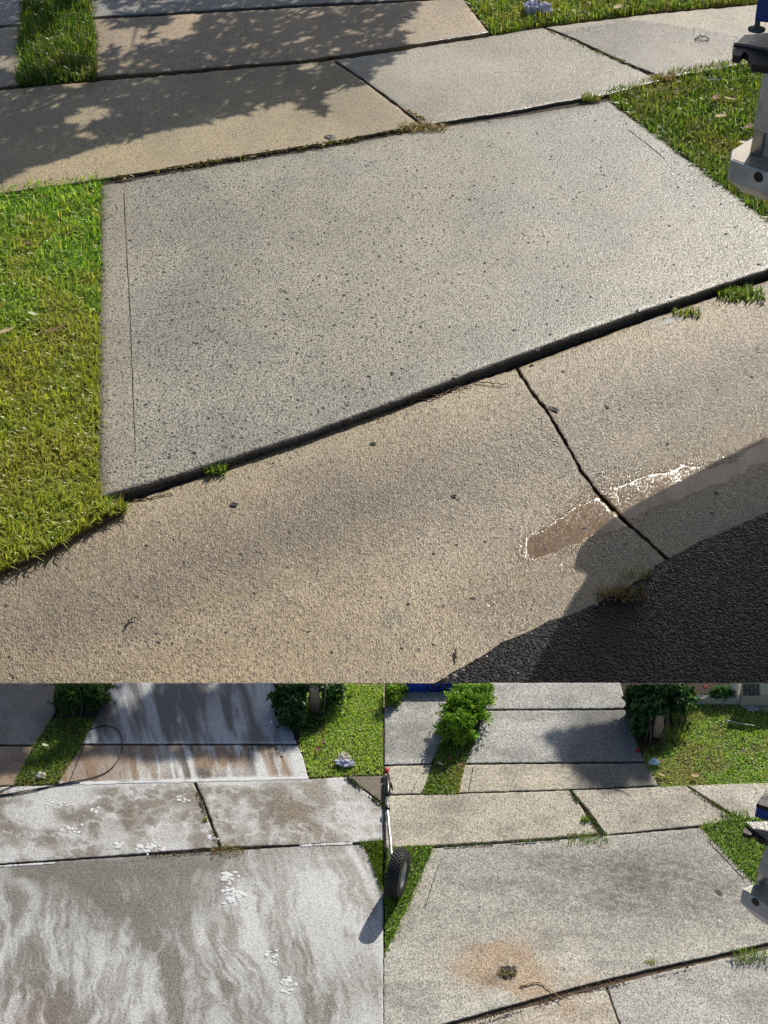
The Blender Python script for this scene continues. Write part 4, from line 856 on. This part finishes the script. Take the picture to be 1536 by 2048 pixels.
patch('paving_slab', [(769, 1592), (917, 1588), (1050, 1584), (1137, 1581)], [(769, 1697), (860, 1692), (1000, 1683), (1110, 1675), (1196, 1668)], right=[(1137, 1581), (1165, 1618), (1196, 1668)], colf=oldf((.51, .465, .375), 105), mat=M['old'], parent=cf, seed=32, **KC)
patch('paving_slab', [(1144, 1581), (1250, 1577), (1370, 1571)], [(1213, 1670), (1320, 1659), (1410, 1650), (1474, 1641)], left=[(1144, 1581), (1175, 1618), (1213, 1670)], right=[(1370, 1571), (1420, 1605), (1474, 1641)], colf=oldf((.48, .44, .365), 109), mat=M['old'], parent=cf, seed=33, **KC)
patch('paving_slab', [(1376, 1571), (1450, 1568), (1700, 1560)], [(1480, 1637), (1560, 1640), (1700, 1650)], left=[(1376, 1571), (1425, 1603), (1480, 1637)], colf=oldf((.58, .54, .46), 113), mat=M['old'], parent=cf, seed=34, **KC)
patch('driveway_slab', [(930, 1530), (1100, 1528), (1291, 1527)], [(917, 1586), (1050, 1582), (1180, 1578), (1316, 1571)], left=[(930, 1530), (921, 1555), (917, 1586)], right=[(1291, 1527), (1303, 1545), (1316, 1571)], colf=oldf((.55, .49, .39), 117, 'low'), mat=M['old'], parent=cb, seed=35, **KC)
patch('driveway_slab', [(967, 1422), (1100, 1421), (1255, 1420)], [(931, 1527), (1100, 1525), (1290, 1524)], left=[(967, 1422), (950, 1475), (931, 1527)], right=[(1255, 1420), (1276, 1490), (1290, 1524)], colf=oldf((.46, .45, .43), 121, 'up'), mat=M['old'], parent=cb, seed=36, **KC)
patch('driveway_slab', [(981, LINE), (1100, LINE), (1240, LINE)], [(968, 1419), (1100, 1418), (1254, 1417)], colf=oldf((.42, .41, .39), 125), mat=M['old'], parent=cb, seed=37, **KC)
patch('driveway_slab', [(769, 1412), (808, 1384), (850, 1378), (912, 1378)], [(769, 1530), (862, 1527)], left=[(769, 1412), (769, 1530)], right=[(912, 1378), (886, 1440), (888, 1475), (862, 1527)], colf=oldf((.44, .43, .405), 129), mat=M['old'], parent=cb, seed=38, **KC)
patch('driveway_slab', [(769, 1533), (864, 1530)], [(769, 1589), (842, 1588)], right=[(864, 1530), (855, 1562), (842, 1588)], colf=oldf((.54, .49, .40), 133), mat=M['old'], parent=cb, seed=39, **KC)
strip('tooled_groove', [(946, 1535), (942, 1560), (937, 1580)], ZT, 1.8, M['groove'], cb, th=.0008, seed=3); strip('tooled_groove', [(834, 1560), (822, 1588)], ZT, 1.2, M['groove'], cb, th=.0008, seed=6)
strip('tooled_groove', [(1415, 1682), (1450, 1718), (1487, 1758)], ZT, 2, M['groove'], cb, th=.0008, seed=8); strip('tooled_groove', [(878, 1728), (862, 1776), (850, 1815)], ZT, 1.4, M['groove'], cb, th=.0008, seed=12)
gc = empty('gutter', label='pale gutter slabs at the bottom right corner with a crack', cat='gutter', kind='structure')
KG = dict(KC); KG['z'] = ZT - .008
patch('gutter_casting', [(769, 2108), (900, 2052), (1060, 2013), (1211, 1973)], [(769, 2300), (1260, 2300)], right=[(1211, 1973), (1223, 2010), (1239, 2052), (1260, 2300)], colf=oldf((.54, .49, .41), 137, 'gut'), mat=M['old'], parent=gc, seed=41, **KG)
patch('gutter_casting', [(1215, 1972), (1320, 1945), (1440, 1918), (1536, 1898), (1750, 1851)], [(1265, 2300), (1750, 2300)], left=[(1215, 1972), (1226, 2010), (1242, 2052), (1265, 2300)], colf=oldf((.48, .46, .42), 141), mat=M['old'], parent=gc, seed=42, **KG)
plot('joint_dirt', [(769, 2110), (880, 2050), (1160, 1970), (1536, 1885), (1750, 1835), (1750, 1870), (1536, 1912), (1211, 1988), (900, 2070), (769, 2130)], ZT - .009, .02, M['dirt'], label='brown dirt in the joint of the lowest gutter', cat='soil', kind='structure')
# beds and grass
bed('garden_bed', [(769, 1698), (866, 1696), (822, 1795), (769, 1915)], 'soil under the grass left of the weathered slab')
bed('garden_bed', [(916, LINE + .5), (985, LINE + .5), (966, 1422), (931, 1530), (916, 1590), (840, 1592), (864, 1528), (886, 1478), (884, 1440)], 'soil strip under the bright hedge')
bed('garden_bed', [(769, LINE + .5), (820, LINE + .5), (808, 1386), (769, 1414)], 'soil at the far left corner of the weathered drive')
bed('garden_bed', [(1238, LINE + .5), (1700, LINE + .5), (1700, 1562), (1374, 1572), (1317, 1573), (1288, 1526), (1254, 1420)], 'soil under the wide lawn of the dry terrace')
bed('garden_bed', [(1403, 1655), (1476, 1640), (1560, 1640), (1700, 1650), (1700, 1880), (1600, 1835), (1512, 1770)], 'soil under the grass beside the small vehicle')
lawn('grass', [(769, 1696), (868, 1694), (826, 1795), (790, 1868), (769, 1915)], ZT - .004, 100000, .020, .0028, seed=51, lean=1.1, mul=1.25, clip=clipC, p=(4, 4, 1, 3, .5, .3), label='green grass under the wheel left of the weathered slab', cat='grass')
lawn('grass', [(885, 1475), (950, 1475), (930, 1530), (917, 1589), (842, 1591), (865, 1528)], ZT - .004, 80000, .018, .0028, seed=53, lean=1.1, mul=1.3, clip=clipC, p=(4, 3, 1, 3, .5, .6), label='patchy grass strip in front of the bright hedge', cat='grass')
def yel2(cols, px, py):
    f = (.55 * sm(fbm(px / 60, py / 30, 8, 4), .5, .66))[:, None]; return cols * (1 - f) + np.array([.50, .46, .20]) * f
lawn('grass', [(1286, 1500), (1345, 1475), (1345, 1400), (1700, 1400), (1700, 1563), (1374, 1573), (1319, 1574), (1288, 1524)], ZT - .004, 85000, .012, .003, seed=55, lean=1.2, clip=clipC, p=(3, 5, 3, 1, 1, .6), mul=1.7, patchy=yel2, label='wide mown green lawn of the dry terrace', cat='grass')
lawn('grass', [(1398, 1656), (1410, 1648), (1470, 1636), (1560, 1638), (1660, 1650), (1660, 1870), (1600, 1835), (1512, 1773)], ZT - .004, 90000, .020, .0029, seed=57, lean=1.1, mul=1.3, clip=clipC, p=(4, 4, 1, 3, .5, .4), label='green grass beside the small vehicle', cat='grass')
tuft(1175, 1678, ZT, .04, 300, .013, .0024, 'green weed mat in the dry footpath joint', 'green', spread=1.1); tuft(1170, 1641, ZT, .012, 90, .018, .0024, 'small grey green weed higher in the dry footpath joint', 'green', spread=.7)
tuft(1470, 1632, ZT, .03, 200, .016, .0024, 'low weed at the corner where dry footpath meets grass', 'green'); tuft(1300, 2 * 0 + 1925, ZT, .010, 50, .012, .002, 'tiny weed in the joint at the edge of the lowest gutter', 'mixed'); tuft(1500, 1912, ZT, .035, 260, .018, .0026, 'spreading green weed in the lowest joint at right', 'green')
joint_litter('leaf_litter', [(1142, 1584), (1168, 1622), (1205, 1670)], ZT + .002, 420, 2, .010, 'green weeds in the joint between two dry footpath slabs', [[.06, .12, .02], [.10, .15, .03]], clipC)
joint_litter('leaf_litter', [(1374, 1573), (1422, 1604), (1478, 1638)], ZT + .002, 300, 2, .009, 'yellow green weeds in the far dry footpath joint', [[.12, .15, .03], [.22, .2, .07]], clipC)
joint_litter('leaf_litter', [(790, 1699), (860, 1695), (1000, 1687), (1120, 1678)], ZT + .002, 500, 2.5, .010, 'low green weeds along the dry footpath edge', [[.05, .11, .02], [.09, .13, .03]], clipC)
joint_litter('leaf_litter', [(900, 2058), (1160, 1978), (1536, 1898)], ZT + .0, 700, 3, .010, 'brown crumbs in the joint of the lowest gutter', [[.12, .075, .045], [.18, .12, .07], [.06, .045, .03]], clipC)
# hedge, shrubs
shrub('hedge', 'bright green clipped hedge between the two dry drives', [(913, 1480, .055, .064, .045, .07), (930, 1446, .07, .075, .06, .07), (944, 1415, .075, .07, .06, .07), (955, 1390, .06, .055, .05, .06), (948, 1375, .05, .055, .04, .05)], 24000, .0125, LT, clipC, cat='hedge',
      stems=[(915, 1486, (.0, .02, .05), .003), (925, 1484, (.01, .02, .05), .003), (905, 1484, (-.01, .02, .05), .003)])
shrub('hedge', 'green hedge end in the far left corner of the dry drive', [(775, 1402, .02, .05, .04, .05), (795, 1385, .02, .04, .03, .035)], 5000, .011, LT * .75, clipC, cat='hedge')
shrub('shrub', 'large dark shrub with broad leaves beside the dry lawn', [(1290, 1466, .08, .06, .045, .075), (1325, 1440, .095, .085, .05, .055), (1352, 1420, .07, .065, .04, .04), (1285, 1430, .07, .07, .05, .06)], 8000, .024, MD * .9, hide(clipC, 1303, 1326, 1436, 1480),
      stems=[(1325, 1492, (.012, .03, .14), .005), (1300, 1490, (-.01, .02, .12), .004), (1290, 1486, (.01, .03, .12), .004), (1357, 1465, (.006, .03, .09), .003)], asp=.6)
shrub('shrub', 'small straggly shrub against the far garden wall', [(1440, 1402, .028, .05, .02, .035)], 1500, .012, MD * 1.4, clipC)
tuft(1345, 1475, ZT, .03, 160, .05, .003, 'yellow green long grass at the foot of the broad leaved shrub', 'mixed', name='grass_clump', cat='grass')
lawn('mulch', [(1262, 1462), (1330, 1465), (1335, 1500), (1300, 1512), (1283, 1505)], ZT - .002, 60000, .014, .0035, p=(0, 0, 0, 0, 0, 1), seed=64, mul=.4, lean=1.3, clip=clipC, label='brown mulch and dead leaves under the broad leaved shrub', cat='mulch')
letterbox(1304, 1326, 1434, 1478, 'tan plastic container half under the broad leaved shrub')
for (x, y, s, l) in ((1410, 1374, .008, 'red flower at the tip of the broad leaved shrub'), (1275, 1501, .009, 'red fallen flower on the drive edge by the mulch')):
    h = 0.02 if y < 1380 else .004
    crumple('flower', W(x, y, ZT + h), (s, s, s * .7), 'red', l, 'flower', int(x))
def pleated(px, py, z, a, b, ang, label):
    c = W(px, py, z); g_ = []; n, m = 9, 9
    for i_ in range(n):
        for j_ in range(m):
            u, v = i_ / (n - 1) * 2 - 1, j_ / (m - 1) * 2 - 1; x, y = u * a * (1 - .12 * v * v), v * b * (1 - .2 * u * u); zz = .004 * ((j_ % 2)) + .008 * (1 - u * u) + .004 * math.sin(3 * u + 2 * v)
            g_.append((c[0] + x * math.cos(ang) - y * math.sin(ang), c[1] + x * math.sin(ang) + y * math.cos(ang), c[2] + zz))
    mesh('face_mask', g_, [(i_ * m + j_, (i_ + 1) * m + j_, (i_ + 1) * m + j_ + 1, i_ * m + j_ + 1) for i_ in range(n - 1) for j_ in range(m - 1)], M['mask'], smooth=False, label=label, cat='face mask')
pleated(1308, 1526, ZT + .008, .021, .014, .15, 'pale blue face mask lying on the dry lawn edge')
scrap(1323, 1550, ZT + .01, .014, 'straw', 'tan leaf on the lawn below the face mask', asp=.35, ang=-.7); scrap(1390, 1552, ZT + .012, .014, 'straw', 'pale yellow leaf on the lower dry lawn', asp=.6); scrap(1320, 1523, ZT + .012, .012, 'deadleaf', 'orange leaf beside the face mask', asp=.5)
scrap(881, 1528, ZT + .012, .013, 'cream', 'white scrap on the grass strip by the hedge', 'paper_scrap', 'paper', asp=.3, ang=-.6); scrap(900, 1518, ZT + .012, .013, 'deadleaf', 'brown dead leaf on the grass strip by the hedge', asp=.5, ang=1.4)
scrap(921, 1530, ZT + .01, .010, 'deadleaf', 'small tan leaf at the drive corner by the hedge', asp=.6); scrap(960, 1440, ZT + .006, .012, 'deadleaf', 'brown cone lying on the drive beside the hedge', asp=.5)
twig([(957, 1436), (966, 1441), (973, 1443)], ZT, .0022, 'straw', 'short white stick on the drive beside the hedge', 'stick', 'stick', lift=.001)
twig([(1230, 1578), (1238, 1580), (1248, 1584), (1260, 1590)], ZT, .0018, 'twig', 'thin brown twig on the footpath edge of the dry terrace', lift=.002)
twig([(1040, 1973), (1060, 1968), (1080, 1966), (1100, 1980), (1127, 2000)], ZT, .0028, 'straw', 'long pale bent stick lying on the sandy stain', 'stick', 'stick', lift=.003)
twig([(1045, 1968), (1046, 1980)], ZT, .0018, 'straw', 'short pale stick at the left end of the long one', 'stick', 'stick', lift=.001)
twig([(1136, 1986), (1142, 1988), (1151, 1988)], ZT, .0016, 'straw', 'tiny pale stick in the joint right of the long one', 'stick', 'stick', lift=.001)
grit('charred_bits', [(1000, 1932), (1028, 1930), (1034, 1950), (1014, 1958), (996, 1952)], lambda x, y: x * 0 + ZT + .001, 130, .006, 'charred black bits in the middle of the sandy stain')
tuft(1013, 1946, ZT + .002, .016, 90, .014, .0016, 'dry grass stalks stuck in the charred clump', 'dry', name='dry_stalks', cat='straw')
# fallen grey branch on the lawn
twig([(1450, 1441), (1480, 1447), (1510, 1452)], ZT + .01, .004, 'steel', 'grey green plank lying across the dry lawn', 'plank', 'plank', lift=.001)

# blue overturned bin at the far edge
yb = float(W(860, 1384, ZT)[1]); a, b = V(810, 1383, yb), V(913, 1385.5, yb)
rt = empty('blue_bin', (float((a[0] + b[0]) / 2), yb, ZT), label='blue plastic bin lying at the top left of the dry drive', cat='bin')
zt = lambda y: float(V(860, LINE + .8, y)[2])
mb = MB(); mb.add([(a[0], yb, ZT), (b[0], yb, ZT), (b[0] + .012, yb, zt(yb)), (a[0] - .002, yb, zt(yb)), (a[0], YE - .003, ZT), (b[0], YE - .003, ZT), (b[0] + .012, YE - .003, zt(YE - .003)), (a[0] - .002, YE - .003, zt(YE - .003))],
   [(0, 1, 2, 3), (7, 6, 5, 4), (1, 5, 6, 2), (0, 3, 7, 4), (3, 2, 6, 7)]); mb.build('bin_body', M['deepblue'], rt, smooth=False)
def emblem(x0, x1, y0, y1, wd, name):
    P = []; n = 28
    for rr in (1, 1 - wd):
        for k in range(n + 1):
            t_ = math.pi + math.pi * k / n; cx, cy = (x0 + x1) / 2, y0; ex = (x1 - x0) / 2; ey = (y1 - y0)
            if rr < 1: ex -= wd * 30; ey -= wd * 22
            c_, s_ = math.cos(t_), math.sin(t_)
            x = cx + ex * math.copysign(abs(c_) ** .4, c_); yy = cy + ey * abs(s_) ** .4
            P.append(V(x, yy, yb - .0015))
    f = [(k, k + 1, n + 1 + k + 1, n + 1 + k) for k in range(n)]
    mesh(name, P, f, M['black'], rt, smooth=False)
emblem(853, 893, LINE + 1.2, 1382.5, .10, 'emblem_outline'); emblem(863, 883, LINE + 1.2, 1377, .11, 'emblem_arc')

# house corner and low wall at the far right edge
def wallbox(name, px0, px1, pyb, pyt, depth, mat, parent=None, yy=None, **k):
    y = float(W(px0, pyb, ZT)[1]) if yy is None else yy; A = V(px0, pyb, y); B = V(px1, pyb, y); 
    zt0 = float(V(px0, max(pyt, LINE + .8), y)[2]); y2 = min(y + depth, YE - .003); zt1 = zt0 if pyt > LINE + 3 else float(V(px0, LINE + .8, y2)[2]); z0 = max(float(A[2]), ZT - .003) if yy is None else float(A[2])
    if pyt > LINE + 3:
        zt1 = min(zt0, float(V(px0, LINE + .8, y2)[2]))
    mb = MB(); mb.add([(A[0], y, z0), (B[0], y, z0), (B[0], y, zt0), (A[0], y, zt0), (A[0], y2, z0), (B[0], y2, z0), (B[0], y2, zt1), (A[0], y2, zt1)], [(0, 1, 2, 3), (7, 6, 5, 4), (1, 5, 6, 2), (0, 3, 7, 4), (3, 2, 6, 7), (0, 4, 5, 1)])
    return mb.build(name, M[mat], parent, smooth=False, **k)
yh = float(W(1500, 1412, ZT)[1])
hs = empty('brick_house', (float(W(1500, 1412, ZT)[0]), yh, ZT), label='corner of a slate brick house on a beige base at the far lawn edge', cat='house')
wallbox('plinth', 1480, 1700, 1412, 1392, .03, 'render', hs, yy=yh); wallbox('wall', 1482, 1519, 1391.5, LINE, .02, 'mortar', hs, yy=yh + .004)
wallbox('white_wall', 1521, 1700, 1391.5, LINE, .02, 'white', hs, yy=yh + .003)
for r_ in range(4):
    y1 = 1391 - r_ * 7.0; y0 = y1 - 5.6
    if y0 < LINE + 1: y0 = LINE + 1.4
    if y1 - y0 < 1.5: continue
    xs = [(1486, 1494), (1496, 1511), (1513, 1518.5)] if r_ % 2 == 0 else [(1486, 1502), (1504, 1518.5)]
    for x0, x1 in xs: wallbox('brick', x0, x1, y1, y0, .004, 'brick', hs, yy=yh + .001)
yw = float(W(1430, 1408, ZT)[1])
wallbox('garden_wall', 1384, 1479, 1409, 1397, .02, 'mortar', label='low pale garden wall along the far edge of the lawn', cat='wall')
wallbox('white_board', 1458, 1478, 1396.5, LINE, .01, 'white', yy=yw + .005, label='white board fence piece behind the garden wall', cat='fence') if False else None
plot('side_path', [(1512, 1413), (1700, 1413), (1700, 1440), (1536, 1424)], ZT + .001, .01, M['render'], label='pale concrete path beside the brick house', cat='path', kind='structure')
grit('gravel', [(1484, 1412), (1512, 1412), (1518, 1421), (1500, 1421)], lambda x, y: x * 0 + ZT + .003, 160, .011, 'small grey pebbles at the house corner', 'mortar')
wb = wallbox('white_board', 1457, 1479, 1396, LINE, .008, 'white', yy=yw + .03, label='white board standing behind the low garden wall', cat='board')

# trolley with its wheel at the left edge of the dry terrace
RW = .080; wc = W(795.5, 1746, ZT + RW); wc[2] = ZT + RW
axd = Vector((math.cos(R(-17)), math.sin(R(-17)), 0.02)).normalized(); hw = .0235
tro = empty('trolley', (float(wc[0]), float(wc[1]), ZT), label='steel tube trolley with a black knobbly tyre beside the dry slab', cat='trolley')
wh = MB(); prof = []
for i in range(19):
    t_ = i / 18 * math.pi; c_, s_ = math.cos(t_), math.sin(t_)
    prof.append((-hw * math.copysign(abs(c_) ** .7, c_), RW * (.60 + .385 * abs(s_) ** .55)))
wh.lathe(prof + [(hw * .82, RW * .56), (-hw * .82, RW * .56), prof[0]], wc, axd, 40); tyre = wh.build('tyre', M['rubber'], tro)
aa = axd.orthogonal().normalized(); bb_ = axd.cross(aa)
kn = MB(); N_ = 34
for k in range(N_):
    for j in range(6):
        an = 2 * math.pi * (k + .5 * (j % 2)) / N_; rad = aa * math.cos(an) + bb_ * math.sin(an); tan = axd.cross(rad); u = (j - 2.5) / 2.5 * .82
        rr = RW * (.60 + .385 * (1 - u * u * .75) ** .28); c_ = Vector(wc) + rad * rr + axd * hw * u
        kn.box(c_, (hw * .135, RW * .060, .0038), np.array([axd, tan, rad]).T, bev=.001)
tr = kn.build('tread', M['rubber'], tyre, smooth=False, kind='stuff')
rm = MB(); rm.lathe([(hw * .80, RW * .57), (hw * .74, RW * .54), (hw * .2, RW * .46), (hw * .15, RW * .2), (hw * .5, RW * .16), (hw * .5, .001)], wc, axd, 32); rm.build('rim', M['steel'], tro)
ax_end = Vector(wc) - axd * .030; rm = MB(); rm.tube([Vector(wc), ax_end], .006, 8); rm.build('axle', M['steel'], tro)
def hp(px, py, z): return W(px, py, z)
tb = [hp(782, 1702, ZT + .04), hp(781, 1680, ZT + .03), hp(778, 1655, ZT + .025), hp(775, 1620, ZT + .02), hp(774.5, 1595, ZT + .02)]
mb = MB(); mb.tube([Vector(wc) + Vector((-.018, .085, -.03))] + tb, .0062, 10); mb.build('handle_tube', M['steel'], tro)
mb = MB(); mb.box(hp(775, 1617, ZT + .022), (.009, .010, .008), bev=.003); mb.build('clamp', M['black'], tro)
mb = MB(); mb.tube([hp(774.5, 1595, ZT + .02), hp(775.5, 1585, ZT + .02), hp(775.5, 1568, ZT + .02), hp(774, 1552, ZT + .02)], [.007, .010, .010, .007], 10); mb.build('grip', M['black'], tro)
mb = MB(); mb.tube([hp(772.5, 1546, ZT + .02), hp(774, 1540, ZT + .022), hp(772.5, 1537, ZT + .02)], [.006, .009, .006], 8); mb.build('red_collar', M['red'], tro)
mb = MB(); mb.tube([hp(776, 1548, ZT + .02), hp(781, 1566, ZT + .015), hp(785, 1580, ZT + .01)], [.004, .005, .003], 6); mb.build('tag_strap', M['black'], tro)
# small copy of the vehicle corner on the dry terrace
corner_vehicle('white tray corner with black plug and blue box beside the dry slab', ZT + .85, .43, (1483, 1778), (1503, 1769), (1536, 1813), (1511, 1804), (1509, 1763), (1536, 1690), ZT + 1.0, ZT + 1.02,
    [(1492, 1648), (1600, 1646), (1600, 1712), (1536, 1683), (1512, 1667)], [(1491, 1650), (1486, 1665), (1501, 1670), (1507, 1666), (1516, 1676), (1531, 1680), (1545, 1690), (1600, 1720), (1600, 1700), (1510, 1662)], (1523, 1684), None,
    [(1508, 1634), (1600, 1664), (1620, 1630), (1524, 1612)], .035)

# ================================================================== TREES WHOSE SHADE FALLS ON THE PAVING
def shade_tree(name, label, trunk, targets, limb_r, leafsize, asp=.3, pal=MD):
    root = empty(name, trunk, label=label, cat='tree')
    allP = []; Ls = []
    for (poly, zg, z0, z1, n, thr, seed, dz) in targets:
        P = np.array(poly, float); lo, hi = P.min(0), P.max(0); b = rng.uniform(lo, hi, (n, 2)); b = b[inside(b, P)]
        gx = W(b[:, 0], b[:, 1], zg); f = fbm(gx[:, 0] * dz, gx[:, 1] * dz * .8, seed, 4); k = f > thr + rng.normal(0, .02, len(f)); gx = gx[k]
        hgt = rng.uniform(z0, z1, len(gx)); t_ = (hgt - zg) / S.z; c = gx + t_[:, None] * np.array(S); allP.append(c); Ls.append(c.mean(0))
    c = np.concatenate(allP); a, b, col = leaves(c, len(c), leafsize, pal, None, asp, flat=.2)
    mesh('crown', a, b, M['leaf'], root, col=col, smooth=False, kind='stuff')
    fork = Vector(trunk) + Vector((0, 0, 2.6)); mb = MB(); mb.tube([trunk, Vector(trunk) + Vector((.04, .03, 1.3)), fork], [limb_r * 1.4, limb_r * 1.1, limb_r], 12); mb.build('trunk', M['bark'], root)
    for L_ in Ls:
        e = Vector(L_); m_ = (fork + e) / 2 + Vector((0, .1, .35)); mb = MB(); mb.tube([fork, m_, e], [limb_r * .7, limb_r * .4, limb_r * .12], 8); mb.build('limb', M['bark'], root)
    return root
shA = [(-250, 20), (180, -60), (760, -60), (838, 20), (800, 60), (828, 110), (760, 135), (725, 175), (640, 185), (650, 235), (580, 205), (520, 222), (440, 245), (330, 262), (240, 288), (180, 300), (120, 325), (30, 345), (0, 372), (-250, 420)]
shade_tree('shade_tree', 'leafy tree beyond the top of the view shading the driveway', (-.3, 21.5, -.3), [(shA, 0, 2.4, 3.1, 19000, .35, 5, 1.9)], .05, .17)
shB = [(-120, 1366), (560, 1366), (596, 1480), (592, 1495), (500, 1520), (400, 1510), (330, 1520), (200, 1505), (60, 1540), (-120, 1560)]
shC = [(1085, 1470), (1260, 1440), (1300, 1515), (1300, 1560), (1210, 1580), (1150, 1540)]
shade_tree('shade_tree', 'leafy tree right of the view whose branches shade the soapy drive', (5.6, 9.2, -.4), [(shB, ZT, 2.88, 3.0, 15000, .42, 15, 12.0), (shC, ZT, 2.75, 3.0, 3000, .33, 18, 9.0)], .10, .055)
